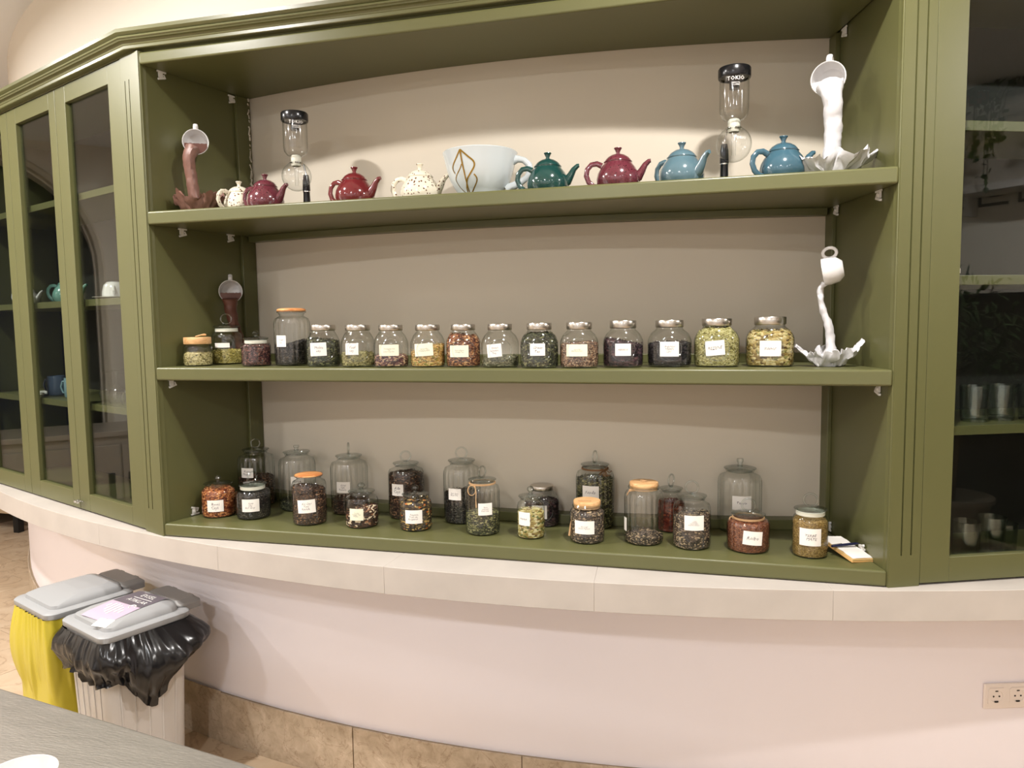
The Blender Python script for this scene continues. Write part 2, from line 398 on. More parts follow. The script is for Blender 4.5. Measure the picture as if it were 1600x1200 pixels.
# fluted pilasters in the planes of the side cupboards
def pilaster(PF, w, flutes, parent, org):
    mb = MB()
    def blk(s0, s1, d0, d1, z0, z1):
        mb.prism([(PF(s, d)[0]-org[0], PF(s, d)[1]-org[1]) for s, d in ((s0, d0), (s1, d0), (s1, d1), (s0, d1))], z0-org[2], z1-org[2])
    blk(.001, w, .005, .022, .8805, 2.494)
    xs = [.001]+sorted(flutes)+[w]; g = .0022
    edges = []
    for i in range(len(xs)-1):
        edges.append((xs[i]+(g if i else 0), xs[i+1]-(g if i < len(xs)-2 else 0)))
    for s0, s1 in edges: blk(s0, s1, -.003, .0051, .965, 2.415)
    blk(.001, w, -.003, .0051, .8805, .965); blk(.001, w, -.003, .0051, 2.415, 2.494)
    return mb.build('pilaster', GREEN, parent, smooth=False)
pilaster(LP, .12, (.066, .093), cs, (OX, OY, OZ))
pilaster(RP, .0905, (.036, .064), cs, (OX, OY, OZ))
# white plastic shelf supports
def bracket_mesh():
    mb = MB()
    mb.box((0, 0, .000), (.034, .004, .005)); mb.box((.004, 0, -.010), (.014, .006, .018)); mb.box((.0, 0, -.021), (.028, .006, .006), Matrix.Rotation(.3, 3, 'Y'))
    mb.box((-.010, 0, -.014), (.005, .005, .014), Matrix.Rotation(.5, 3, 'Y'))
    mb.x = xform((.006, -.003, -.010), rx=radians(90)); mb.lathe([(0, .004), (.004, .004), (.004, 0)], 8)
    return mb.mesh('shelf_support', WPLAST)
bm_ = bracket_mesh()
for (x, y, z, s, fl_) in ((.017, .075, 2.447, 1, 0), (.084, .362, 2.443, 1, 0), (.029, .125, 1.933, 1, 0), (.076, .328, 1.933, 1, 0), (.013, .055, 1.415, 1, 0), (.027, .119, .93, 1, 1),
                       (2.187, .336, 2.447, -1, 0), (2.179, .36, 1.933, -1, 0), (2.243, .094, 1.933, -1, 0), (2.249, .07, 1.415, -1, 0), (2.18, .367, .93, -1, 1), (2.232, .135, .93, -1, 1)):
    o = link('shelf_support', bm_, cs, (x-OX+s*.006, y-OY, z-OZ))
    o.rotation_euler = (pi if fl_ else 0, 0, -pi/2-s*SP)
# wood shreds where the wall paint meets the raw edge: ragged paint line on the left
mb = MB()
for i in range(26):
    z = 2.44-i*.016+random.uniform(-.006, .006); mb.box((bL[0]+.0195-OX+random.uniform(-.002, .001), .418-OY, z-OZ), (random.uniform(.002, .006), .003, random.uniform(.006, .026)), Matrix.Rotation(random.uniform(-.5, .5), 3, 'Y'))
tagp(mb.build('ragged_paint_edge', WALL, cs, smooth=False), kind='stuff')

# ================================================================== CORNICE
def sweep_plan(mb, line, prof):
    L2 = [Vector(p) for p in line]; n = len(L2); offs = []
    for i in range(n):
        def nn(a, b): t = (b-a).normalized(); return Vector((t.y, -t.x))
        if i == 0: m_ = nn(L2[0], L2[1]); k = 1
        elif i == n-1: m_ = nn(L2[-2], L2[-1]); k = 1
        else:
            a = nn(L2[i-1], L2[i]); b = nn(L2[i], L2[i+1]); m_ = (a+b).normalized(); k = 1/m_.dot(a)
        offs.append(m_*k)
    P = []
    for p, o in zip(L2, offs): P.append([(p.x+o.x*u, p.y+o.y*u, z) for u, z in prof])
    mb.grid(P)
    k = len(prof); mb.add(P[0], [list(range(k))]); mb.add(P[-1], [list(range(k))])
cn = [LP(1.62, 0), (0, 0), (XR, 0), RP(1.62, 0)]
cn = [(-.05-1.6*cos(AL), 1.6*sin(AL)), (-.05, 0), (XR+.05, 0), (XR+.05+1.4*cos(AL), 1.4*sin(AL))]
prof = [(-.03, 2.4955), (-.018, 2.4955), (-.018, 2.500), (.004, 2.500), (.006, 2.502), (.006, 2.511)]
prof += [(.008+.012*(1-cos(t)), 2.513+.010*sin(t)) for t in [pi/2*i/5 for i in range(6)]]
prof += [(.021, 2.526)]+[(.021+.006*sin(t), 2.531-.005*cos(t)) for t in [pi*i/6 for i in range(7)]]
prof += [(.026, 2.539), (.032, 2.545), (.032, 2.556), (-.03, 2.556), (-.03, 2.4955)]
mb = MB(); sweep_plan(mb, [(p[0]-OX, p[1]) for p in cn], [(u, z-2.4955) for u, z in prof])
o = mb.build('cornice', GREEN, None, angle=30, loc=(OX, 0, 2.4955))
tagp(o, 'stepped olive green crown moulding running along the top of all cupboards', 'cornice')

DARKIN = mat('shaded_cupboard_back', srgb(26, 25, 18), .6)  # green back panel coloured near black, shade of the unlit interior painted in
# ================================================================== GLAZED CUPBOARDS
def cupboard(PF, side, s0, doors, label, knob_at=None):
    org = (*PF(doors[0][0], .15), .88)
    root = empty('glazed_cupboard', org, label=label, cat='cupboard')
    def pr(mb, s0, s1, d0, d1, z0, z1): mb.prism([(PF(s, d)[0]-org[0], PF(s, d)[1]-org[1]) for s, d in ((s0, d0), (s1, d0), (s1, d1), (s0, d1))], z0-org[2], z1-org[2])
    E0 = doors[0][0]+.001; E1 = doors[-1][1]
    def part(nm, a, b, c, d, z0, z1, m=GREEN, bev=.0015, parent=root):
        mb = MB(); pr(mb, a, b, c, d, z0, z1); return mb.build(nm, m, parent, smooth=False, bevel=bev)
    part('bottom_board', E0, E1, .024, .345, .8805, .905)
    part('top_board', E0, E1, .024, .345, 2.465, 2.494)
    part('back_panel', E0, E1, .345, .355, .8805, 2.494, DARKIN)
    part('end_panel', E0, E0+.018, .024, .345, .905, 2.465)
    part('end_panel', E1-.018, E1, .024, .345, .905, 2.465)
    for z in (2.104, 1.705, 1.303): part('shelf', E0+.019, E1-.019, .030, .344, z-.026, z)
    for k, (a, b, w0, w1) in enumerate(doors):
        z0, z1 = .886, 2.492; g0, g1 = .953, 2.43; T = .022; a += .0015; b -= .0015
        mb = MB()
        pr(mb, a, a+w0, -.001, T, z0, z1); pr(mb, b-w1, b, -.001, T, z0, z1)
        pr(mb, a+w0, b-w1, -.001, T, z0, g0); pr(mb, a+w0, b-w1, -.001, T, g1, z1)
        dr = mb.build('door', GREEN, root, smooth=False, bevel=.0015)
        mb = MB(); pr(mb, a+w0-.004, b-w1+.004, .013, .016, g0-.004, g1+.004)
        pn = mb.build('glass_pane', PANE, dr, smooth=False)
    return root, org
cl, clo = cupboard(LP, 'L', 0, [(.122, .640, .094, .084), (.640, 1.108, .058, .090), (1.108, 1.60, .070, .09)],
    'olive green glazed cupboard of narrow tall doors left of the open shelving')
cr_, cro = cupboard(RP, 'R', 0, [(.092, .60, .085, .085), (.60, 1.10, .085, .085)],
    'olive green glazed cupboard with darkened back behind the glass right of the open shelving')
# small metal catch between two left doors and one on the right door glass
mb = MB(); px_, py_ = LP(.615, -.012)
for ds in (-.012, .012):
    x, y = LP(.63+ds, -.012); mb.x = xform((x-clo[0], y-clo[1], .918-clo[2]), rz=-AL, rx=radians(90)); mb.lathe([(0, .012), (.005, .011), (.006, .006), (.003, .004), (.003, -.01)], 10)
x, y = LP(.615, -.010); mb.x = xform((x-clo[0], y-clo[1], .922-clo[2]), rz=-AL); mb.box((0, 0, 0), (.05, .004, .004))
mb.build('door_catch', CHROME, cl)
mb = MB(); x, y = RP(.182, .008); mb.x = xform((x-cro[0], y-cro[1], 1.715-cro[2])); mb.lathe([(0, -.006), (.004, -.006), (.004, .006), (0, .006)], 8)
mb.build('glass_clip', CHROME, cr_)

# ================================================================== TEA JARS
def text_mesh(body, size):
    cu = bpy.data.curves.new('t', 'FONT'); cu.body = body; cu.size = size; cu.align_x = 'CENTER'; cu.align_y = 'CENTER'; cu.resolution_u = 1; cu.space_line = .9
    o = bpy.data.objects.new('t', cu); COL.objects.link(o)
    bpy.context.view_layer.update()
    me = bpy.data.meshes.new_from_object(o.evaluated_get(bpy.context.evaluated_depsgraph_get()))
    vs = [tuple(v.co) for v in me.vertices]; fs = [list(p.vertices) for p in me.polygons]
    bpy.data.objects.remove(o); bpy.data.curves.remove(cu); bpy.data.meshes.remove(me)
    return vs, fs
def metal_shape(a, z):
    n = 2.7; k = 1/((abs(sin(a))**n+abs(cos(a)/.86)**n)**(1/n)); return k
def one(a, z): return 1
def ribs(n, d): return lambda a, z: 1+d*(abs(cos(n*a/2))-.6)
def radius_at(prof, z):
    for (r0, z0), (r1, z1) in zip(prof, prof[1:]):
        if z0 <= z <= z1 and z1 > z0: return r0+(r1-r0)*(z-z0)/(z1-z0)
    return prof[-1][0]
CONT = {
 'seeds_pale': ([((176, 164, 112), 3), ((206, 194, 146), 3), ((132, 122, 72), 2), ((84, 76, 40), 1)], 260),
 'seeds_gold': ([((182, 166, 92), 3), ((150, 138, 70), 3), ((104, 96, 44), 2), ((206, 194, 130), 1)], 300),
 'dark_red': ([((60, 30, 30), 3), ((92, 52, 46), 2), ((34, 18, 18), 3), ((124, 84, 72), 1)], 260),
 'black_tea': ([((34, 30, 28), 4), ((58, 52, 46), 2), ((84, 78, 70), 1), ((20, 18, 18), 3)], 260),
 'dark_green': ([((46, 48, 34), 4), ((70, 72, 48), 2), ((30, 32, 24), 3), ((120, 120, 84), 1)], 230),
 'olive_leaf': ([((120, 114, 70), 3), ((148, 140, 92), 3), ((92, 86, 50), 2), ((170, 160, 112), 1)], 240),
 'pink_mix': ([((150, 112, 100), 2), ((96, 64, 66), 3), ((188, 156, 122), 2), ((60, 36, 44), 2), ((206, 182, 150), 1)], 200),
 'golden_mix': ([((190, 152, 84), 3), ((160, 120, 60), 3), ((214, 184, 124), 2), ((116, 84, 40), 1), ((140, 140, 70), 1)], 230),
 'red_brown': ([((122, 74, 48), 3), ((90, 48, 34), 3), ((166, 116, 76), 2), ((200, 156, 110), 1), ((58, 30, 24), 2)], 230),
 'grey_green': ([((96, 94, 72), 3), ((126, 122, 96), 2), ((68, 68, 50), 3), ((150, 146, 118), 1)], 240),
 'speckled_brown': ([((110, 82, 64), 3), ((150, 122, 98), 2), ((66, 48, 40), 3), ((178, 152, 122), 1)], 280),
 'purple_dark': ([((44, 28, 34), 4), ((66, 42, 48), 2), ((24, 14, 20), 4), ((92, 66, 66), .6)], 150),
 'black_leaf': ([((30, 26, 28), 4), ((50, 44, 46), 2), ((16, 14, 16), 4)], 150),
 'fennel': ([((150, 144, 90), 4), ((174, 168, 118), 3), ((118, 110, 60), 2), ((90, 84, 42), 1)], 260),
 'linden': ([((166, 144, 86), 3), ((190, 174, 124), 3), ((124, 102, 50), 2), ((86, 66, 32), 1.4), ((136, 130, 74), 1)], 140),
 'orange_brown': ([((158, 92, 52), 3), ((128, 64, 34), 3), ((206, 142, 88), 2), ((84, 38, 22), 2)], 190),
 'brown_dark': ([((58, 40, 30), 4), ((86, 62, 46), 2), ((34, 24, 20), 3), ((140, 104, 76), .8)], 220),
 'choc_mix': ([((66, 40, 30), 4), ((40, 24, 20), 3), ((226, 206, 176), 1.6), ((150, 104, 72), 1)], 150),
 'nut_mix': ([((60, 46, 34), 4), ((40, 32, 26), 3), ((190, 156, 92), 1), ((100, 84, 54), 2), ((196, 108, 44), .4)], 170),
 'green_mix': ([((60, 62, 40), 3), ((40, 40, 30), 3), ((110, 108, 70), 2), ((150, 146, 100), .8)], 230),
 'chamomile': ([((176, 162, 100), 3), ((146, 126, 68), 3), ((206, 196, 150), 2), ((112, 86, 48), 1.5), ((90, 100, 50), 1)], 140),
 'bw_mix': ([((46, 38, 32), 4), ((72, 60, 50), 3), ((168, 146, 116), 1.3), ((120, 102, 86), 1)], 240),
 'rooibos': ([((112, 64, 42), 4), ((88, 46, 30), 3), ((144, 90, 60), 2)], 320),
 'mate': ([((134, 108, 58), 4), ((110, 86, 44), 3), ((160, 134, 80), 2)], 340),
 'rose_red': ([((112, 44, 30), 3), ((80, 28, 20), 3), ((150, 72, 44), 1)], 130),
}
CM = {}
def contmat(k):
    if k not in CM: CM[k] = granular('dried_'+k, *CONT[k])
    return CM[k]
def jar(name, label, x, y, z, r, rl, h0, h1, top, kind, fill, cont, lab=None, text='', ribn=0, tilt=0, slope=0, ringa=0, twine=None, cream=False, gask=False, group=None, second=None):
    v = CAM-Vector((x, y, 0)); rot = atan2(v.x, -v.y)
    root = empty('storage_jar', (x, y, z+.0005), rot, label, 'jar', group)
    if kind == 'metal':
        prof = [(0, .001), (r*.90, 0), (r*.96, .004), (r*.995, .014), (r, .026), (r, h0*.60), (r*.985, h0*.68), (r*.93, h0*.76), (r*.84, h0*.85), (rl*.99, h0*.94), (rl*.92, h0*.97), (rl*.92, h0+.004)]
        shp = lambda a, zz: 1+(metal_shape(a, zz)-1)*max(0, min(1, (h0*.93-zz)/(h0*.18)))
        nseg = 36
    else:
        nk = rl*.84
        prof = [(0, .001), (r*.90, 0), (r*.975, .004), (r, .013), (r, h0*.74), (r*.985, h0*.80), (r*.93, h0*.865), (nk*1.02, h0*.915), (nk*.98, h0*.94), (nk, h0*.965), (nk*1.06, h0*.985), (nk*1.06, h0)]
        if h0 > .15: prof = [(0, .001), (r*.90, 0), (r*.975, .004), (r, .013), (r, h0*.80), (r*.985, h0*.85), (r*.93, h0*.90), (nk*1.02, h0*.94), (nk*.98, h0*.955), (nk, h0*.975), (nk*1.06, h0*.985), (nk*1.06, h0)]
        shp = (lambda a, zz: 1+.075*(abs(cos(ribn*a/2))-.6)*max(0, min(1, (h0*.90-zz)/.02))*max(0, min(1, (zz-.008)/.01))) if ribn else one
        nseg = ribn*6 if ribn else 32
    mb = MB(); mb.lathe(prof, nseg, shp)
    g = mb.build('glass_body', JARG, root, fix=False)
    if kind == 'metal':   # round embossed face
        mb = MB(); R_ = min(.036, h0*.30); yc = h0*.46
        mb.tube([(R_*cos(t), -r*shp(asin(max(-1, min(1, R_*cos(t)/r))), yc)*sqrt(max(.05, 1-(R_*cos(t)/r)**2))-.0004, yc+R_*sin(t)) for t in [2*pi*i/32 for i in range(32)]], .0011, 5, closed=True)
        mb.build('embossed_ring', THICKG, g, fix=False)
    # contents
    if fill:
        ins = .955
        cp = [(0, .004)]+[(p[0]*ins, max(p[1], .004)) for p in prof if .003 < p[1] < fill-.004]
        rt_ = radius_at(prof, fill)*ins
        cp += [(rt_, fill), (rt_*.75, fill+.003), (rt_*.4, fill+.004), (0, fill+.005)]
        sd = random.uniform(0, 50)
        def nf(p):
            q = p.copy()
            if p.z > fill-.012:
                q.z += noise.noise(Vector((p.x*60+sd, p.y*60, 0)))*.007+slope*p.x/r*.014
            return q
        mb = MB(); mb.lathe(cp, 30, (lambda a, zz: 1+(shp(a, zz)-1)*.98) if kind == 'metal' else None, 0, nf)
        # loose flakes on the surface of the heap
        nfl = 620; big = CONT[cont][1] < 180
        for i in range(nfl):
            if i < nfl*.35:
                rr = .94*rt_*sqrt(random.random()); a = random.uniform(0, 2*pi)
                k = shp(a, fill) if kind == 'metal' else 1
                p = Vector((rr*k*sin(a), -rr*k*cos(a), fill+.004)); p = Vector((p.x, p.y, nf(p).z))
            else:
                a = random.uniform(-pi/2, pi/2)*1.1; zz = random.uniform(.006, fill)
                rr = radius_at(prof, zz)*ins*(.985 if big else 1.0); k = shp(a, zz) if kind == 'metal' else 1
                p = Vector((rr*k*sin(a), -rr*k*cos(a), zz))
            s = random.uniform(.0009, .0021)*(1.4 if big else 1)
            R = Matrix.Rotation(random.uniform(0, 6), 3, 'X') @ Matrix.Rotation(random.uniform(0, 6), 3, 'Z')
            L_ = s*random.uniform(1, 2)
            vs = [p+R @ Vector(q) for q in ((-L_, 0, 0), (0, -s*.6, s*.3), (L_, 0, 0), (0, s*.6, -s*.3))]
            mb.add(vs, [(0, 1, 2), (0, 2, 3)])
        tagp(mb.build('dried_contents', contmat(cont), root, angle=60, fix=False), kind='stuff')
    # lids
    if kind == 'metal':
        t = h1-h0; mb = MB(); mb.lathe([(rl*.9, h0-.001), (rl*.97, h0), (rl, h0+.002), (rl, h1-.0025), (rl*.97, h1-.0005), (rl*.9, h1), (0, h1)], 32)
        mb.build('steel_lid', STEEL, root)
    elif kind in ('ring', 'knob', 'ball', 'cap'):
        t = h1-h0; mb = MB()
        mb.lathe([(0, h0-.006), (nk*.9, h0-.006), (nk*.95, h0), (rl*.93, h0+t*.25), (rl, h0+t*.5), (rl*.985, h0+t*.72), (rl*.9, h0+t*.86), (rl*.6, h1), (.010, h1+.0015), (.007, h1+.004), (0, h1+.004)], 32)
        ld = mb.build('glass_lid', THICKG, root, fix=False)
        if gask:
            mb = MB(); mb.lathe([(nk*1.0, h0-.012), (nk*1.03, h0-.011), (nk*1.03, h0-.001), (nk*1.0, h0)], 32); mb.build('gasket', GASK, ld, fix=False)
        hh = top-h1
        if kind == 'ring':
            R_ = max(.010, hh*.46); cz = top-R_
            mb = MB(); mb.x = Matrix.Rotation(ringa, 4, 'Z')
            mb.tube([(R_*cos(t_), 0, cz+R_*sin(t_)) for t_ in [2*pi*i/24 for i in range(24)]], .0026, 8, closed=True)
            mb.tube([(0, 0, h1), (0, 0, cz-R_+.001)], [.006, .004], 8)
            mb.build('ring_handle', CLEARG if ringa == 0 and False else THICKG, ld, fix=False)
        elif kind in ('knob', 'ball'):
            kr = .0115 if kind == 'knob' else .0125
            pr_ = [(.006, h1), (.005, h1+hh*.3), (kr*.7, h1+hh*.42), (kr, h1+hh*.62), (kr*.85, h1+hh*.85), (kr*.4, top), (0, top)]
            mb = MB(); mb.lathe(pr_, 8 if kind == 'ball' else 16); mb.build('lid_knob', THICKG, ld, fix=False, smooth=kind != 'ball')
        else:
            mb = MB(); mb.lathe([(.008, h1), (.007, h1+hh*.5), (.0105, h1+hh*.7), (.0105, top), (0, top)], 14); mb.build('lid_knob', THICKG, ld, fix=False)
    elif kind == 'disc':     # domed wooden disc
        t = h1-h0; mb = MB()
        mb.lathe([(nk, h0), (rl*.98, h0+.001), (rl, h0+.004), (rl*.97, h0+.008)], 32)
        mb.build('glass_collar', THICKG, g, fix=False)
        mb = MB(); mb.lathe([(0, h0+.004), (rl*.8, h0+.004), (rl*.97, h0+t*.35), (rl*1.0, h0+t*.55), (rl*.93, h0+t*.82), (rl*.7, h0+t*.95), (0, h1)], 32)
        mb.build('wooden_lid', ACACIA, root)
    elif kind == 'wood':
        mb = MB(); mb.lathe([(0, h0-.003), (rl*.97, h0-.003), (rl, h0-.001), (rl, h1-.002), (rl*.97, h1), (0, h1)], 32)
        mb.build('wooden_lid', BAMBOO, root)
        if h0 > .09:
            mb = MB(); mb.lathe([(nk*1.04, h0-.010), (rl*1.06, h0-.008), (rl*1.10, h0-.003), (rl*1.04, h0+.003), (nk, h0+.003)], 32)
            mb.build('glass_collar', THICKG, g, fix=False)
    # sticker
    if lab:
        u, w, zc, h = lab
        ph0 = asin(max(-.95, min(.95, u))); rr = radius_at(prof, zc)
        w = min(w, r*1.25)
        def onsurf(tx, ty, off):
            c_, s_ = cos(tilt), sin(tilt); ax = tx*c_-ty*s_; ay = tx*s_+ty*c_
            zz = zc+ay; a = ph0+ax/r
            R_ = radius_at(prof, zz)*(shp(a, zz) if kind == 'metal' else (1.022 if ribn else 1))+off
            return Vector((R_*sin(a), -R_*cos(a), zz))
        n = 10
        P = [[onsurf(-w/2+w*i/n, h/2-h*j/3, .0007) for i in range(n+1)] for j in range(4)]
        mb = MB(); mb.grid(P)
        st = mb.build('paper_sticker', PAPERY if cream else PAPER, root, fix=False)
        if text:
            lines = text.split('/'); sz = min(h*.80/len(lines), w*1.5/max(len(q) for q in lines))
            vs, fs = text_mesh(text.replace('/', '\n'), sz*.86)
            mb = MB(); mb.add([onsurf(p[0]+p[1]*.22, p[1]+sz*.10*sin(p[0]*900), .0010) for p in vs], fs); mb.build('handwriting', INK, st, smooth=False, fix=False)
    if twine:
        zt = h0*.925 if h0 <= .15 else h0*.95; tm = TWINE if twine != 'brown' else BROWNTW; nkk = rl*.88
        mb = MB()
        for q in (0, .003):
            mb.tube([((nkk+.002)*sin(t_), -(nkk+.002)*cos(t_), zt+q) for t_ in [2*pi*i/24 for i in range(24)]], .0015, 5, closed=True)
        if twine == 'bow':
            ax = -nkk*.6; ay = -nkk*.8
            mb.tube([(ax+.000+(-.012)*sin(t_)-.010, ay-.006, zt-.015+.016*cos(t_)) for t_ in [2*pi*i/14 for i in range(14)]], .0015, 5, closed=True)
            mb.tube([(ax, ay-.004, zt), (ax+.004, ay-.014, zt-.02), (ax+.003, ay-.016, zt-.045), (ax+.004, ay-.016, zt-.068)], [.0016, .0016, .0016, .003], 5)
        elif twine == 'tail':
            ax = -nkk*1.0
            mb.tube([(ax, -.006, zt+.01), (ax-.006, -.014, zt-.02), (ax-.014, -.02, zt-.05), (ax-.018, -.022, max(.004, zt-.085))], [.0016, .0016, .0016, .0035], 5)
            mb.tube([(ax+.02, -.01, h1+.002), (ax+.01, -.02, h1+.003), (ax+.05, -.02, h1+.003)], .0014, 5)
        elif twine == 'loose':
            for q in range(4): mb.tube([(-nkk*.5, -nkk*.8, zt), (-nkk*1.1, -nkk*.7, zt-.003+q*.002), (-nkk*1.3, -nkk*.6, zt-.012-q*.002)], .0013, 5)
            mb.tube([(-.006, -.01, h1+.002), (.004, -.012, h1+.005), (.012, -.004, h1+.004), (-.01, .004, h1+.004)], .0014, 5)
        elif twine == 'brown':
            for q in range(14):
                a = random.uniform(0, 6.28); mb.tube([(nkk*.8, -nkk*.5, zt), (nkk*.8+.014*cos(a), -nkk*.5-.008, zt-.006+.010*sin(a)), (nkk*.8+.022*cos(a+.4), -nkk*.5-.008, zt-.006+.016*sin(a+.4))], .0012, 4)
        elif twine == 'side':
            mb.tube([(-nkk*1.02-.004+(-.006)*sin(t_), -.01, zt-.014+.016*cos(t_)) for t_ in [2*pi*i/14 for i in range(14)]], .0018, 5, closed=True)
        mb.build('twine', tm, root, fix=False)
    return root
MZ, BZ = 1.461, .925
gM = 'metal lidded jars on the middle shelf'; gB = 'glass jars on the bottom shelf'
# middle shelf
j = jar('m1', 'low glass jar with flat bamboo lid at far left of the middle shelf', .092, .10, MZ, .0478, .0450, .078, .0985, .113, 'wood', .041, 'seeds_pale')
mb = MB(); mb.tube([(-.006, -.01, .101), (.012, -.012, .106), (.022, -.01, .107), (.028, -.008, .106)], [.002, .0022, .004, .003], 6); mb.build('wooden_scoop', BAMBOO, j)
jar('m2', 'glass jar with ring lid and a narrow white strip, half full of golden seeds', .127, .215, MZ, .052, .0447, .1266, .1393, .1784, 'ring', .0465, 'seeds_gold', (-.35, .0534, .0678, .0161), '', gask=True)
jar('m3', 'small unlabelled glass jar with mushroom knob holding dark red tea', .32, .102, MZ, .049, .0421, .0866, .0979, .1184, 'knob', .069, 'dark_red', ribn=0, gask=True)
jar('m4', 'tall ribbed jar with a domed wooden lid on the middle shelf', .435, .142, MZ, .0587, .0483, .1756, .1933, .1933, 'disc', .072, 'black_tea', (-.62, .0371, .0829, .0376), 'Siyah/cay', ribn=18, slope=1)
MJ = [
 ('metal lidded jar of dark green leaves with a torn label beside the tall ribbed jar', .574, .100, .0548, .0410, .1167, .1349, .085, 'dark_green', (-.31, .056, .0564, .0429), 'Melisa/otu', .03, -.4, 0),
 ('metal lidded jar one third full of olive leaves, small square label', .706, .086, .0545, .0400, .1158, .1335, .043, 'olive_leaf', (-.38, .0437, .0574, .0368), 'Yesil/cay', 0, 0, 0),
 ('metal lidded jar with a shallow layer of pink and purple petals', .826, .075, .0545, .0383, .1147, .1321, .034, 'pink_mix', (-.13, .066, .0535, .035), 'Pomegranate Fruit/Tea/Lemon Grass Tea', 0, 0, 1),
 ('metal lidded jar half full of golden tea with a slanted label', .947, .084, .0545, .0386, .1139, .1313, .058, 'golden_mix', (-.24, .062, .0544, .0386), 'Green Tea/Cinnamon Roll', .05, .8, 1),
 ('metal lidded jar full of reddish brown fruit tea', 1.063, .089, .0540, .0380, .1133, .1308, .096, 'red_brown', (-.25, .0621, .0492, .0359), 'Fruit Infusion/Orange Tea', 0, -.3, 1),
 ('nearly empty metal lidded jar with a thin grey-green layer and tilted label', 1.184, .081, .0575, .0379, .1127, .1307, .026, 'grey_green', (-.32, .0477, .0515, .0392), 'Green/Jasmine/Tea', .09, .5, 0),
 ('metal lidded jar filled nearly to the neck with dark green tea', 1.313, .054, .0570, .0375, .1127, .1321, .099, 'dark_green', (-.1, .0487, .0548, .0355), 'Green/Tea', 0, 0, 0),
 ('metal lidded jar two thirds full of fine speckled brown tea', 1.432, .060, .0570, .0377, .1129, .133, .070, 'speckled_brown', (-.12, .0662, .0519, .0348), 'Green Tea/Mint Passion Fruit', 0, .2, 1),
 ('metal lidded jar of crinkled purple hibiscus petals', 1.557, .095, .0591, .0392, .114, .1362, .072, 'purple_dark', (0, .0501, .052, .0353), 'HIBISKUS', 0, -.8, 0),
 ('metal lidded jar of black curly leaves, third from the right', 1.690, .120, .0635, .0410, .115, .1357, .067, 'black_leaf', (0, .0590, .0525, .0428), 'Bogurtlen/YABAN/CAY', 0, .1, 0),
 ('metal lidded jar brimming with yellow-green fennel seeds', 1.824, .130, .0645, .0422, .1177, .1381, .111, 'fennel', (-.07, .0586, .0547, .0419), 'REZENE', .08, 0, 0),
 ('metal lidded jar of pale yellow linden flowers, rightmost of its row', 1.972, .150, .0672, .0443, .1187, .1412, .098, 'linden', (.03, .0634, .0521, .0438), 'Ihlamur', 0, 0, 0),
]
for (lb, x, y, r, rl, h0, h1, fill, ct_, lab, tx, tilt, slope, cream) in MJ:
    jar('m', lb, x, y, MZ, r, rl, h0, h1, h1, 'metal', fill, ct_, lab, tx, tilt=tilt, slope=slope, cream=bool(cream), group=gM)
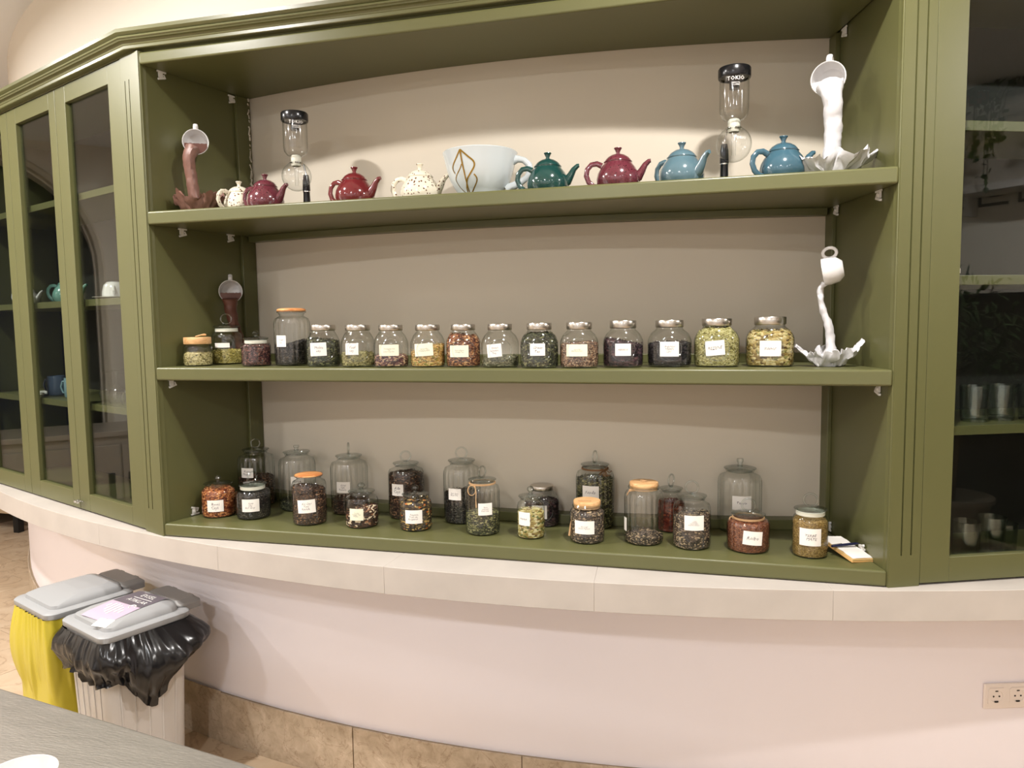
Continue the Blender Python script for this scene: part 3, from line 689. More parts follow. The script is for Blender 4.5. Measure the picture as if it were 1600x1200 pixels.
# bottom shelf: (label, x, y, r, rl, h0, h1, top, kind, fill, cont, lab, text, opts)
BJ = [
 ('squat front jar of orange-brown fruit bits with mushroom knob, leftmost on the bottom shelf', .115, .142, .0575, .049, .0985, .1263, .1411, 'knob', .098, 'orange_brown', (-.22, .0555, .0443, .0409), 'Rooi/Cayi', {}),
 ('tall ribbed jar with ring lid in the left back corner of the bottom shelf', .160, .310, .0655, .0492, .1931, .2132, .2468, 'ring', .104, 'brown_dark', (-.5, .0463, .1312, .0358), 'Kuru/Meyve', dict(ribn=18)),
 ('squat front jar of dark tea with a thick ring lid, second from the left', .253, .146, .0584, .0484, .1003, .126, .1602, 'ring', .080, 'black_tea', (-.17, .0592, .0522, .0437), 'Siyah/Cay/Earl Grey', dict(gask=True, ringa=.7)),
 ('tall ribbed back jar with flat round knob behind the domed wooden lid jar', .345, .288, .0647, .0487, .1934, .2165, .2325, 'cap', .031, 'dark_green', (-.01, .045, .1122, .0349), 'Kekik', dict(ribn=18)),
 ('plain front jar with a domed wooden lid full of dark brown tea', .489, .121, .0575, .0476, .1476, .1767, .1767, 'disc', .121, 'brown_dark', (-.19, .0601, .0673, .0446), 'Kis Cayi/Yeni/Karisik', dict(tilt=.05, slope=-.6)),
 ('tall ribbed back jar nearly empty with ring handle seen edge-on', .558, .281, .0649, .0473, .1881, .2142, .2489, 'ring', .051, 'brown_dark', (-.34, .048, .1014, .0383), 'Kiraz/Sapi/Kurusu', dict(ribn=18, ringa=1.45)),
 ('squat front jar of chocolate and white cubes with faceted knob', .682, .125, .0549, .0447, .101, .1239, .1434, 'ball', .052, 'choc_mix', (-.35, .0474, .0484, .0391), 'Cocoa/Orange Tea/Meyve', dict(slope=1, cream=True)),
 ('tall plain back jar packed with dark leaves and topped with a ring', .784, .266, .0624, .0455, .1726, .1964, .2286, 'ring', .150, 'brown_dark', (-.5, .0444, .1043, .0403), 'Ada/Cayi', {}),
 ('squat front jar of nutty spice mix with an orange piece and mushroom knob', .874, .128, .0531, .0444, .0992, .1249, .1434, 'knob', .096, 'nut_mix', (-.14, .0567, .0499, .0441), 'Yasemin/Yesil cay/Bergamot', dict()),
 ('tall ribbed back jar half full of black tea behind the jar with twine bow', .995, .249, .0615, .0467, .1922, .2146, .2515, 'ring', .098, 'black_tea', (-.41, .0448, .1032, .0386), 'Earl Grey/Black Tea', dict(ribn=18)),
 ('ribbed front jar with a twine bow tied around its neck', 1.104, .130, .0546, .0452, .1568, .1802, .2136, 'ring', .065, 'green_mix', (.15, .0439, .0871, .0384), 'Nane/Limonlu/Yesil Cay', dict(ribn=18, twine='bow', ringa=.9)),
 ('slim front jar of yellow chamomile flowers with glass knob', 1.266, .117, .0434, .0389, .1147, .1392, .1591, 'knob', .080, 'chamomile', (-.52, .0416, .0645, .0423), 'Papatya', dict()),
 ('metal lidded jar of dark petals behind the slim chamomile jar', 1.270, .262, .0585, .0395, .1078, .141, .141, 'metal', .078, 'purple_dark', (-.15, .0535, .0513, .0448), 'Gul', {}),
 ('tall ribbed back jar with frayed brown twine on its shoulder', 1.445, .281, .0619, .0468, .1881, .2136, .2477, 'ring', .158, 'green_mix', (-.24, .0541, .1231, .0416), 'Funda', dict(ribn=18, twine='brown', ringa=1.2)),
 ('squat front jar with flat bamboo lid and hanging twine tail', 1.445, .111, .0533, .0414, .1025, .1355, .1355, 'wood', .098, 'bw_mix', (-.17, .062, .0527, .0406), 'Kis Cayi/Green Passion', dict(twine='tail')),
 ('large ribbed front jar almost empty under a flat bamboo lid with loose twine', 1.615, .136, .0579, .0433, .1609, .1941, .1941, 'wood', .022, 'bw_mix', (-.93, .0200, .0582, .0408), '', dict(ribn=18, twine='loose')),
 ('narrow back jar of red rosehip behind the nearly empty bamboo lidded jar', 1.690, .278, .0430, .0375, .1225, .1474, .1802, 'ring', .090, 'rose_red', None, '', dict(ringa=1.1)),
 ('front jar of dark flecked tea with a tall ring handle', 1.757, .120, .0555, .0445, .1374, .1606, .1953, 'ring', .094, 'bw_mix', (.14, .0574, .0827, .0438), 'Ozel/KARISIK/Ihlamur Nane/Bogurtlen Papatya', dict(slope=.4)),
 ('large empty ribbed back jar with flat knob near the right end', 1.902, .325, .067, .0504, .1835, .2097, .2293, 'cap', 0, None, (.1, .0569, .102, .0433), 'Tarcin', dict(ribn=18)),
 ('squat ribbed front jar of reddish rooibos with tilted ring lid', 1.918, .124, .0598, .0483, .089, .1107, .1493, 'ring', .086, 'rooibos', (.22, .0539, .0481, .0399), 'Roibo', dict(ribn=20, tilt=-.08, twine='side')),
 ('plain front jar of olive-brown mate at the right end of the bottom shelf', 2.085, .106, .0482, .0449, .1176, .1411, .1761, 'ring', .102, 'mate', (.02, .0589, .0622, .049), 'YERBE/   MATE', dict(gask=True)),
]
for (lb, x, y, r, rl, h0, h1, top, kd, fill, ct_, lab, tx, op) in BJ:
    h0 += rl*.24; h1 = max(h0+(.009 if kd in ('disc', 'wood', 'metal') else .0075), h1-rl*.24)
    if kd in ('disc', 'wood', 'metal'): top = h1
    jar('b', lb, x, y, BZ, r, rl, h0, h1, top, kd, fill, ct_, lab, tx, group=gB, **op)

# ================================================================== TEAPOTS
def teapot(label, x, y, z, s, rz, m, mdark=None, wide=1.0):
    root = empty('teapot', (x, y, z+.0005), rz, label, 'teapot', 'small ceramic teapots')
    md = mdark or m
    mb = MB(); mb.x = Matrix.Scale(s, 4)
    mb.lathe([(0, .001), (.040, 0), (.052, .004), (.0600, .018), (.0615, .030), (.0585, .046), (.050, .062), (.042, .072), (.0395, .076), (.041, .079), (.038, .080)], 36)
    mb.build('pot_body', m, root)
    mb = MB(); mb.x = Matrix.Scale(s, 4); mb.lathe([(.0385, .078), (.0375, .083), (.031, .091), (.020, .098), (.008, .1015), (0, .102)], 32)
    ld = mb.build('lid', m, root)
    mb = MB(); mb.x = Matrix.Scale(s, 4); mb.lathe([(.0065, .100), (.0055, .106), (.0085, .113), (.0115, .117), (.011, .119), (0, .1185)], 20); mb.build('lid_knob', md, ld)
    mb = MB(); mb.x = Matrix.Scale(s, 4)
    pts = [(-.046, 0, .070), (-.060, 0, .077), (-.076, 0, .075), (-.088, 0, .062), (-.091, 0, .044), (-.084, 0, .026), (-.070, 0, .013), (-.052, 0, .010)]
    mb.tube(pts, [.0062, .0058, .0055, .0055, .0055, .0055, .0058, .006], 10, flat=1.4); mb.build('handle', md, root)
    mb = MB(); mb.x = Matrix.Scale(s, 4)
    pts = [(.040, 0, .026), (.058, 0, .036), (.068, 0, .052), (.077, 0, .068), (.088, 0, .078), (.093, 0, .0785)]
    mb.tube(pts, [.020, .0165, .0125, .0095, .0075, .0065], 14, flat=.85); mb.build('spout', md, root)
    return root
MAROON = speckle('maroon_glaze', srgb(98, 44, 54), srgb(40, 14, 18), 200, .11)
MAROON2 = mat('plain_maroon_glaze', srgb(104, 34, 38), .12, coat=.6)
TEALG = mat('green_teal_glaze', srgb(26, 66, 62), .14, coat=.6, var=.15, vscale=30)
BLUE = mat('steel_blue_glaze', srgb(84, 110, 120), .14, coat=.6, var=.08, vscale=30)
BLUE2 = mat('petrol_blue_glaze', srgb(60, 92, 106), .14, coat=.6, var=.08, vscale=30)
CREAMS = speckle('cream_speckled_glaze', srgb(222, 214, 194), srgb(92, 52, 34), 105, .13)
TZ = 1.979
teapot('cream speckled teapot half hidden at the left end of the top shelf', .238, .165, TZ, .93, radians(72), CREAMS)
teapot('speckled maroon teapot in front of the smaller left siphon', .372, .115, TZ, .98, radians(-8), MAROON)
teapot('plain dark red teapot second of the maroon pots, beside the cream one', .690, .130, TZ, 1.03, radians(-6), MAROON2)
teapot('cream speckled teapot with spout touching the giant white cup', .908, .150, TZ, 1.03, radians(0), CREAMS)
teapot('dark green teapot right of the giant white cup', 1.330, .120, TZ, 1.02, radians(4), TEALG)
teapot('speckled maroon teapot between the green and blue pots', 1.540, .120, TZ, 1.02, radians(4), MAROON)
teapot('steel blue teapot turned with its spout forward right', 1.722, .130, TZ, 1.05, radians(-38), BLUE)
teapot('petrol blue teapot beside the white splash sculpture', 1.998, .130, TZ, 1.03, radians(26), BLUE2)

# giant cup
GX, GY = 1.105, .165
gc = empty('giant_cup', (GX, GY, TZ+.0005), radians(4), 'giant white display teacup with a gold leaf emblem in the middle of the top shelf', 'cup')
GS = (.93, .79)
gp = [(r_*GS[0], z_*GS[1]) for r_, z_ in [(0, .004), (.055, .004), (.062, 0), (.066, .004), (.068, .016), (.082, .036), (.100, .070), (.110, .105), (.1175, .140), (.124, .172), (.1265, .181), (.124, .184), (.119, .182), (.110, .140), (.098, .090), (.078, .045), (.05, .022), (0, .018)]]
CUPW = mat('cool_white_porcelain', srgb(196, 203, 205), .14, coat=.4)
mb = MB(); mb.lathe(gp, 56); mb.build('cup_body', CUPW, gc)
mb = MB(); mb.x = Matrix.Diagonal((.93, .93, .79, 1)); mb.tube([(.108, 0, .150), (.130, 0, .154), (.150, 0, .148), (.166, 0, .130), (.170, 0, .105), (.160, 0, .082), (.140, 0, .066), (.115, 0, .052), (.088, 0, .040)], [.017, .011, .009, .009, .009, .009, .010, .012, .015], 12, flat=1.3)
mb.build('handle', CUPW, gc)
def cup_r(z):
    q = gp[2:12]
    for (r0, z0), (r1, z1) in zip(q, q[1:]):
        if z0 <= z <= z1 and z1 > z0: return r0+(r1-r0)*(z-z0)/(z1-z0)
    return .12
def logo_path(pts, w):
    mb_pts = []
    for (cx, cy) in pts:
        u = (cx-445)/6.316*.00205; z = .147-(cy-190)/6.316*.00205
        R = cup_r(z)+.0006; a = asin(max(-.95, min(.95, u/R)))-.27*0
        mb_pts.append((a, z))
    return mb_pts
mb = MB()
def catmull(P, n=6):
    out = []
    for i in range(len(P)-1):
        p0 = P[max(i-1, 0)]; p1 = P[i]; p2 = P[i+1]; p3 = P[min(i+2, len(P)-1)]
        for k in range(n):
            t = k/n
            out.append(tuple(.5*((2*p1[j])+(-p0[j]+p2[j])*t+(2*p0[j]-5*p1[j]+4*p2[j]-p3[j])*t*t+(-p0[j]+3*p1[j]-3*p2[j]+p3[j])*t**3) for j in range(len(p1))))
    return out+[tuple(P[-1])]
cv = atan2(CAM.x-GX, -(CAM.y-GY))-radians(4)
for P, w in (([(258, 225), (330, 290), (382, 335), (388, 380), (350, 440), (318, 500), (322, 590)], .0050), ([(258, 225), (275, 330), (300, 450), (325, 550), (345, 630)], .0052),
            ([(258, 225), (222, 290), (190, 350), (188, 385), (206, 422)], .0044), ([(270, 350), (252, 392), (222, 440), (216, 485), (250, 540), (300, 590), (345, 630)], .0030),
            ([(345, 630), (380, 570), (408, 515), (410, 478), (384, 445)], .0044)):
    C_ = catmull(logo_path(P, w), 5)
    rows = [[], []]
    for i, (a, z) in enumerate(C_):
        b = C_[min(i+1, len(C_)-1)]; c0 = C_[max(i-1, 0)]
        dx = (b[0]-c0[0])*.11; dz = b[1]-c0[1]; l = sqrt(dx*dx+dz*dz) or 1
        for k, sg in ((0, 1), (1, -1)):
            aa = a+sg*(-dz/l)*w/2/.11+cv; zz = z+sg*(dx/l)*w/2; R = cup_r(zz)+.0008
            rows[k].append((R*sin(aa), -R*cos(aa), zz))
    mb.grid(rows)
mb.build('leaf_emblem', GOLD, gc, fix=False)

# ================================================================== SIPHONS
def siphon(label, x, y, s, rz, hx, txt2):
    root = empty('siphon_brewer', (x, y, TZ+.0005), rz, label, 'coffee siphon', 'siphon brewers on the top shelf')
    S = Matrix.Scale(s, 4); S3 = S
    mb = MB(); mb.x = S; Rb = .052; cz = .119
    gpf = [(0, cz-Rb)]+[(Rb*sin(t_), cz-Rb*cos(t_)) for t_ in [pi*i/16 for i in range(1, 14)]]+[(.019, cz+.052), (.018, cz+.075)]
    mb.lathe(gpf, 32); gl_ = mb.build('lower_globe', CLEARG, root, fix=False)
    mb = MB(); mb.x = S; mb.lathe([(.013, .185), (.030, .192), (.040, .205), (.0425, .222), (.0425, .318)], 32); mb.lathe([(.0065, cz-.032), (.0065, .190), (.013, .196)], 12)
    up_ = mb.build('upper_chamber', CLEARG, root, fix=False)
    mb = MB(); mb.x = S; mb.lathe([(.0155, .155), (.018, .160), (.0185, .186), (.015, .192), (0, .192)], 20); mb.build('rubber_stopper', GASK, up_)
    mb = MB(); mb.x = S; mb.lathe([(.041, .310), (.046, .310), (.0475, .314), (.0475, .336), (.045, .340), (.02, .341), (0, .341)], 32); mb.lathe([(.0, .280), (.0145, .280), (.0145, .312), (.040, .313)], 20)
    mb.build('black_lid', BLACKP, root)
    mb = MB(); mb.x = S
    mb.tube([(0, .0, .165)]+[(.021*sin(t_), -.021*cos(t_), .166) for t_ in [2*pi*i/20 for i in range(20)]][1:], .002, 6)
    mb.tube([(hx*.5, .004, .166), (hx*.8, .01, .160), (hx, .012, .13), (hx, .012, .10)], .0032, 8); mb.build('metal_clamp', CHROME, root)
    mb = MB(); mb.x = S; mb.tube([(hx, .012, .125), (hx, .012, .105), (hx, .012, .07), (hx, .012, .066), (hx, .012, .035), (hx, .012, 0.008)], [.009, .0125, .0135, .0115, .0125, .0105], 14)
    mb.lathe([(0, 0), (.052, 0), (.052, .006), (.048, .009), (0, .009)], 28)
    mb.build('stand_handle', BLACKP, root)
    mb = MB(); mb.x = S @ xform((hx, .012, .066)); mb.lathe([(.0128, -.002), (.0135, 0), (.0128, .002)], 14); mb.build('handle_band', CHROME, root)
    v = CAM-Vector((x, y, 0)); va = atan2(v.x, -v.y)-rz
    def wrap(body, size, R, z0, da=0):
        vs, fs = text_mesh(body, size); mb = MB(); mb.x = S
        def rr(zz):
            return R if R < .045 else sqrt(max(1e-6, Rb*Rb-(zz-cz)**2))
        mb.add([((rr(z0+q[1])+.0008)*sin(va+da+q[0]/R), -(rr(z0+q[1])+.0008)*cos(va+da+q[0]/R), z0+q[1]) for q in vs], fs)
        return mb
    wrap('TOKIO', .016, .0425, .300, .1).build('printed_text', WPLAST, up_, smooth=False, fix=False)
    wrap('SIPHON\nCOFFEE', .0065, .0425, .284, .1).build('printed_text', WPLAST, up_, smooth=False, fix=False)
    wrap('TOKIO', .012, .052, .128, .35).build('printed_text', WPLAST, gl_, smooth=False, fix=False)
    return root
siphon('glass coffee siphon with black lid behind the leftmost maroon teapot', .470, .150, .93, radians(6), .030, 'S')
siphon('glass coffee siphon with black lid between the two blue teapots', 1.866, .150, .955, radians(-6), -.028, 'R')

# ================================================================== POURING CUP SCULPTURES
def nz(p, f, a, sd=0):
    return Vector((noise.noise(Vector((p.x*f+sd, p.y*f, p.z*f)))*a, noise.noise(Vector((p.x*f, p.y*f+sd+9, p.z*f)))*a, noise.noise(Vector((p.x*f, p.y*f, p.z*f+sd+17)))*a))
def splash(mb, rx, ry, h, sd, spikes=(), n=90, waves=5, flare=1.0):
    P = []
    RR = [0, .42, .55, .70, .86, 1.0, 1.07, 1.0, .84, .60, .34, .15, 0]
    ZZ = [0, 0, .10, .34, .62, .84, 1.0, .96, .74, .60, .60, .66, .7]
    for k in range(13):
        row = []
        for i in range(n+1):
            t_ = 2*pi*(i % n)/n; ct_, st_ = cos(t_), sin(t_)
            w = 1+.16*noise.noise(Vector((ct_*1.6+sd, st_*1.6, 0)))+.10*noise.noise(Vector((ct_*4+sd, st_*4, 3)))
            hh = 1+.45*noise.noise(Vector((ct_*2.2+sd, st_*2.2, 7)))+.35*noise.noise(Vector((ct_*7, st_*7+sd, 1)))
            up_ = 0
            for (sa, sw, sh) in spikes:
                d = abs((t_-sa+pi) % (2*pi)-pi); q = math.exp(-(d/sw)**2)
                if 4 <= k <= 8: up_ += sh*q*(1-abs(k-6)/3); w += .22*q*(1-abs(k-6)/3)
            rr = RR[k]; zz = ZZ[k]*(hh if 3 <= k <= 9 else 1)
            p = Vector((rr*rx*w*ct_, rr*ry*w*st_, h*(zz+up_)))
            if 0 < k < 12: p += nz(p, 38, .012, sd)+nz(p, 110, .005, sd+5)
            if k < 2: p.z = 0
            p.z = max(p.z, .0005)
            row.append(p)
        P.append(row)
    mb.grid(P)
def stream(mb, pts, rad, sd, n=14, flat=.85):
    C_ = catmull([(*p, r) for p, r in zip(pts, rad)], 6)
    P = [Vector(c_[:3])+nz(Vector(c_[:3]), 50, .003, sd) for c_ in C_]
    b0 = len(mb.v)
    mb.tube([tuple(p) for p in P], [c_[3] for c_ in C_], n, flat=flat)
    for i in range(b0, len(mb.v)):
        v = Vector(mb.v[i]); mb.v[i] = tuple(v+nz(v, 90, .003, sd))
def cup_geo(mb, r, d, ridge=False):
    pr_ = [(0, -d), (r*.55, -d), (r*.60, -d*.97), (r*.9, -d*.72), (r*.98, -d*.35), (r, -d*.30)] if ridge else [(0, -d), (r*.55, -d), (r*.62, -d*.96), (r*.82, -d*.75), (r*.94, -d*.4)]
    pr_ += [(r, 0), (r*.97, .0015), (r*.93, 0), (r*.86, -d*.4), (r*.72, -d*.75), (r*.4, -d*.88), (0, -d*.88)]
    mb.lathe(pr_, 32)
def sculpture(label, bx, by, bz, cpos, cdir, cr, cd, hup, mstream, mfill, spts, srad, sp, ridge=False, rollz=0):
    root = empty('pouring_cup_sculpture', (bx, by, bz+.0005), 0, label, 'ornament', 'floating cup ornaments')
    cpos = Vector(cpos)-Vector((bx, by, bz)); zax = Vector(cdir).normalized()
    upv = Vector(hup); xax = (upv-zax*upv.dot(zax)).normalized(); yax = zax.cross(xax)
    R = Matrix((xax, yax, zax)).transposed().to_4x4(); R.translation = cpos
    mb = MB(); mb.x = R; cup_geo(mb, cr, cd, ridge); cup = mb.build('cup', WHITEP, root)
    mb = MB(); mb.x = R; hr = cr*.46
    mb.tube([(cr*.9+hr*.9*(1-cos(t_))*.9, 0, -cd*.45-hr*sin(t_)*1.0+hr*0) for t_ in [pi*2*i/14 for i in range(14)]] if ridge else [(cr*.92, 0, -cd*.25), (cr*1.2, 0, -cd*.2), (cr*1.42, 0, -cd*.4), (cr*1.3, 0, -cd*.65), (cr*.85, 0, -cd*.75)], cr*(.085 if ridge else .17), 8, closed=ridge, flat=(1.4 if ridge else .45))
    mb.build('handle', WHITEP, cup)
    if mfill:
        mb = MB(); mb.x = R      # liquid lying in the lower part of the mouth
        n = 20; top = [(-cr*.12+cr*.06*noise.noise(Vector((i*.9, 3, bx))), -cr*.85+1.7*cr*i/n) for i in range(n+1)]
        P = [[(u, v, .002) for u, v in top], [(-sqrt(max(0, (cr*.93)**2-v*v)), v, .002) for u, v in top]]
        P = [[(min(a_[0], 0), a_[1], a_[2]) for a_ in P[0]], [(min(b_[0], a_[0]-.0005), b_[1], b_[2]) for a_, b_ in zip(P[0], P[1])], [(min(b_[0], a_[0]-.0005), b_[1], -cd*.3) for a_, b_ in zip(P[0], P[1])]]
        mb.grid(P); mb.build('liquid_in_cup', mfill, cup)
    mb = MB(); stream(mb, [Vector(p)-Vector((bx, by, bz)) for p in spts], srad, bx*7); mb.build('poured_stream', mstream, root)
    mb = MB(); splash(mb, *sp); mb.build('splash_base', mstream, root, angle=55)
    return root
# top left (brown)
T = TZ
sculpture('white cup pouring a brown stream into a ruffled brown splash, top shelf left end', .118, .110, T, (.110, .118, 2.222), (.52, -.85, -.05), .0425, .055, (0, 0, 1), CHOC, CHOCD,
    [(.112, .100, 2.195), (.104, .088, 2.165), (.103, .095, 2.11), (.105, .10, 2.06), (.108, .105, 2.01)], [.028, .023, .021, .021, .024], (.084, .060, .058, 1.3, ((2.9, .16, .35), (5.6, .12, .4))))
sculpture('white cup pouring dark brown liquid behind the jars, middle shelf left end', .128, .306, MZ, (.118, .262, 1.722), (.55, -.83, -.05), .0415, .055, (0, 0, 1), CHOCD, CHOCD,
    [(.122, .250, 1.695), (.120, .254, 1.66), (.122, .268, 1.60), (.124, .29, 1.55), (.128, .306, 1.47)], [.028, .022, .018, .018, .024], (.046, .034, .05, 2.1, ()))
sculpture('white cup pouring a thick white stream into a crumpled white splash, top shelf right end', 2.120, .110, T, (2.108, .115, 2.243), (-.28, -.95, -.06), .0455, .060, (0, 0, 1), WPLASTER, WPLASTER,
    [(2.110, .098, 2.215), (2.114, .082, 2.185), (2.120, .092, 2.12), (2.120, .10, 2.06), (2.118, .108, 2.01)], [.036, .026, .023, .022, .022], (.092, .058, .047, .4, ((2.85, .14, .8), (.15, .12, .3), (5.4, .3, .3))))
sculpture('embossed white cup seen from the side pouring a thin white stream, middle shelf right end', 2.128, .130, MZ, (2.110, .136, 1.724), (-.965, .20, -.17), .0385, .052, (-.2, 0, 1), WPLASTER, WPLASTER,
    [(2.112, .134, 1.694), (2.103, .132, 1.678), (2.102, .129, 1.655), (2.110, .128, 1.620), (2.126, .129, 1.570), (2.132, .13, 1.52), (2.130, .13, 1.485)], [.011, .009, .009, .010, .014, .015, .024], (.066, .050, .044, 2.2, ((.1, .18, .7), (3.0, .25, .35))), ridge=True)

# note pad on a clipboard with pen, bottom shelf right end
PADZ = .9255
pd = empty('note_pad', (2.185, .13, PADZ), radians(-62), 'small cardboard-backed note pad with white sheets at the right end of the bottom shelf', 'notepad')
mb = MB(); mb.x = xform((0, 0, .012), rx=radians(-4), ry=radians(9)); mb.box((0, 0, 0), (.15, .075, .004)); mb.build('card_back', mat('kraft_card', srgb(206, 160, 96), .7), pd, bevel=.001)
mb = MB(); mb.x = xform((0, 0, .012), rx=radians(-4), ry=radians(9)); mb.box((0, 0, .005), (.148, .073, .005)); mb.build('paper_block', mat('ochre_paper_block', srgb(214, 178, 116), .8), pd)
mb = MB(); mb.x = xform((0, 0, .012), rx=radians(-4), ry=radians(9))
P = [[(-.07+.14*i/10, -.034+.068*j/4, .0085+.004*abs(noise.noise(Vector((i*.5, j*.6, 2))))) for i in range(11)] for j in range(5)]
mb.grid(P); mb.build('loose_sheet', PAPER, pd)
pn = empty('pen', (2.180, .123, PADZ+.0285), radians(30), 'slim navy pen lying across the note pad', 'pen')
mb = MB(); mb.x = xform((0, 0, 0), ry=radians(90)); mb.lathe([(0, -.045), (.0035, -.043), (.004, -.03), (.004, .03), (.003, .04), (.001, .048), (0, .048)], 12); mb.build('barrel', mat('navy_plastic', srgb(26, 30, 62), .3), pn)
mb = MB(); mb.box((-.025, 0, .0048), (.03, .002, .001)); mb.build('clip', CHROME, pn)

# ================================================================== ITEMS BEHIND THE GLASS
def wglass(label, P, z, inv=False, h=.10, r=.032, grp='drinking glasses inside the left cupboard'):
    root = empty('wine_glass', (P[0], P[1], z+.0005), 0, label, 'glass', grp)
    k = [(r*.95, 0), (r*.98, .0015), (.006, .006), (.0035, .012), (.0035, h*.42), (.010, h*.48), (r*.82, h*.60), (r, h*.75), (r*.9, h*.92), (r*.80, h)]
    if inv: k = [(r_, h-z_) for r_, z_ in k][::-1]
    mb = MB(); mb.lathe(k, 24); mb.build('bowl_and_stem', CLEARG, root, fix=False); return root
for i, (s, d, ht) in enumerate(((.62, .12, .12), (.50, .10, .13), (.44, .18, .125), (.38, .09, .12))):
    wglass(['upturned glass furthest left on the shelf behind the third door', 'upturned glass second from left behind the third door', 'upturned glass at the back behind the third door', 'upturned glass nearest the hinge side behind the third door'][i], LP(s, d), 1.303, True, ht)
x, y = LP(.50, .11); sc_ = empty('saucer', (x, y, 1.7055), 0, 'thin white saucer under the upturned white cup behind the third door', 'saucer')
mb = MB(); mb.lathe([(0, .002), (.04, 0), (.075, .007), (.076, .009), (.04, .004), (0, .004)], 36); mb.build('saucer_dish', WHITEP, sc_)
uc = empty('coffee_cup', (x, y, 1.7148), 0, 'upturned white cup on a saucer behind the third glass door', 'cup')
mb = MB(); mb.lathe([(.040, 0), (.042, .001), (.041, .02), (.035, .045), (.024, .056), (.02, .058), (0, .057)], 30); mb.build('cup_body', WHITEP, uc)
mb = MB(); v = CAM-Vector((x, y, 0)); aa = atan2(v.x, -v.y)
mb.x = Matrix.Rotation(aa, 4, 'Z'); mb.tube([(0, -.036, .040), (0, -.050, .036), (0, -.056, .022), (0, -.044, .010), (0, -.040, .012)], .0045, 8); mb.build('handle', WHITEP, uc)
GREENG = mat('pale_green_glaze', srgb(104, 146, 136), .15, coat=.5)
x, y = LP(.98, .14); teapot('pale green teapot standing behind the middle left glass door', x, y, 1.705, .95, radians(12), GREENG)
x, y = LP(1.40, .14); teapot('white teapot standing behind the outermost left glass door', x, y, 1.705, .8, radians(12), WHITEP)
def mug(label, P, m, rz):
    root = empty('mug', (P[0], P[1], 1.3035), rz, label, 'mug', 'mugs in the left cupboard')
    mb = MB(); mb.lathe([(0, .001), (.032, 0), (.037, .006), (.038, .05), (.036, .085), (.034, .085), (.035, .05), (.034, .008), (0, .006)], 28); mb.build('mug_body', m, root)
    mb = MB(); mb.tube([(-.034, 0, .07), (-.052, 0, .068), (-.060, 0, .045), (-.052, 0, .022), (-.034, 0, .018)], .0045, 8); mb.build('handle', m, root)
mug('grey-blue mug behind the middle left door', LP(1.10, .12), mat('grey_blue_glaze', srgb(96, 112, 138), .2), radians(8))
mug('sky blue mug nearest the door stile of the middle left door', LP(.90, .11), mat('sky_blue_glaze', srgb(110, 140, 150), .2), radians(8))
x, y = LP(1.24, .15); tr_ = empty('paper_tray', (x, y, 1.3035), -AL, 'flat white tray beside the grey-blue mug', 'tray')
mb = MB(); mb.box((0, 0, .003), (.22, .14, .004)); mb.box((0, -.07, .007), (.22, .003, .010)); mb.box((0, .07, .007), (.22, .003, .010)); mb.build('tray_body', WPLAST, tr_)
def tumbler(label, P, z, h=.10, r=.036):
    root = empty('tumbler', (P[0], P[1], z+.0005), 0, label, 'glass', 'cut glass tumblers in the right cupboard')
    shp = lambda a, zz: 1+.03*sin(12*a+zz*200)*sin(zz*180)
    mb = MB(); mb.lathe([(0, .008), (r*.8, .006), (r*.86, 0), (r*.9, .004), (r*.95, h*.3), (r, h*.7), (r*1.02, h), (r*.96, h), (r*.9, h*.4), (r*.82, .012), (0, .010)], 48, shp); mb.build('glass_cup', THICKG, root, fix=False)
for lb, s, d, z, h in (('cut glass tumbler nearest the pilaster on the lit shelf of the right cupboard', .318, .10, 1.303, .10), ('cut glass tumbler second on the lit shelf of the right cupboard', .410, .11, 1.303, .10), ('cut glass tumbler at the picture edge on the lit shelf of the right cupboard', .490, .09, 1.303, .10),
    ('cut glass tumbler in the dark corner at the bottom of the right cupboard', .29, .08, .905, .12), ('cut glass tumbler with bright glints at the bottom of the right cupboard', .395, .11, .905, .12), ('shorter cut glass tumbler behind at the bottom of the right cupboard', .46, .14, .905, .09)):
    tumbler(lb, RP(s, d), z, h)

# ================================================================== WASTE BINS
LIDM = mat('light_grey_lid_plastic', srgb(152, 153, 154), .45, bump=.04, bscale=120)
BINM = mat('grey_bin_plastic', srgb(190, 186, 182), .45, bump=.04, bscale=120)
DGREY = mat('shaded_lid_plastic', srgb(140, 138, 136), .45)  # darker copy of the lid plastic, hinge shadow put into its colour
def crumple(name, col, rough, f, amp):
    m = mat(name, col, rough, bump=amp, bscale=f, detail=2); return m
BAGB = crumple('black_bin_liner', srgb(20, 20, 22), .22, 14, .9)
BAGY = crumple('yellow_bin_liner', srgb(190, 174, 52), .35, 9, .5)
p = BAGY.node_tree.nodes['Principled BSDF']; p.inputs['Transmission Weight'].default_value = 0
def rrect(w, d, r, n=6):
    P = []
    for cx, cy, a0 in ((w/2-r, d/2-r, 0), (-w/2+r, d/2-r, pi/2), (-w/2+r, -d/2+r, pi), (w/2-r, -d/2+r, 3*pi/2)):
        P += [(cx+r*cos(a0+pi/2*i/n), cy+r*sin(a0+pi/2*i/n)) for i in range(n+1)]
    return P
def loft(mb, loops, cap0=True, cap1=True):
    n = len(loops[0]); P = [list(l)+[l[0]] for l in loops]; mb.grid(P)
    if cap0: mb.add(loops[0], [list(range(n))[::-1]])
    if cap1: mb.add(loops[-1], [list(range(n))])
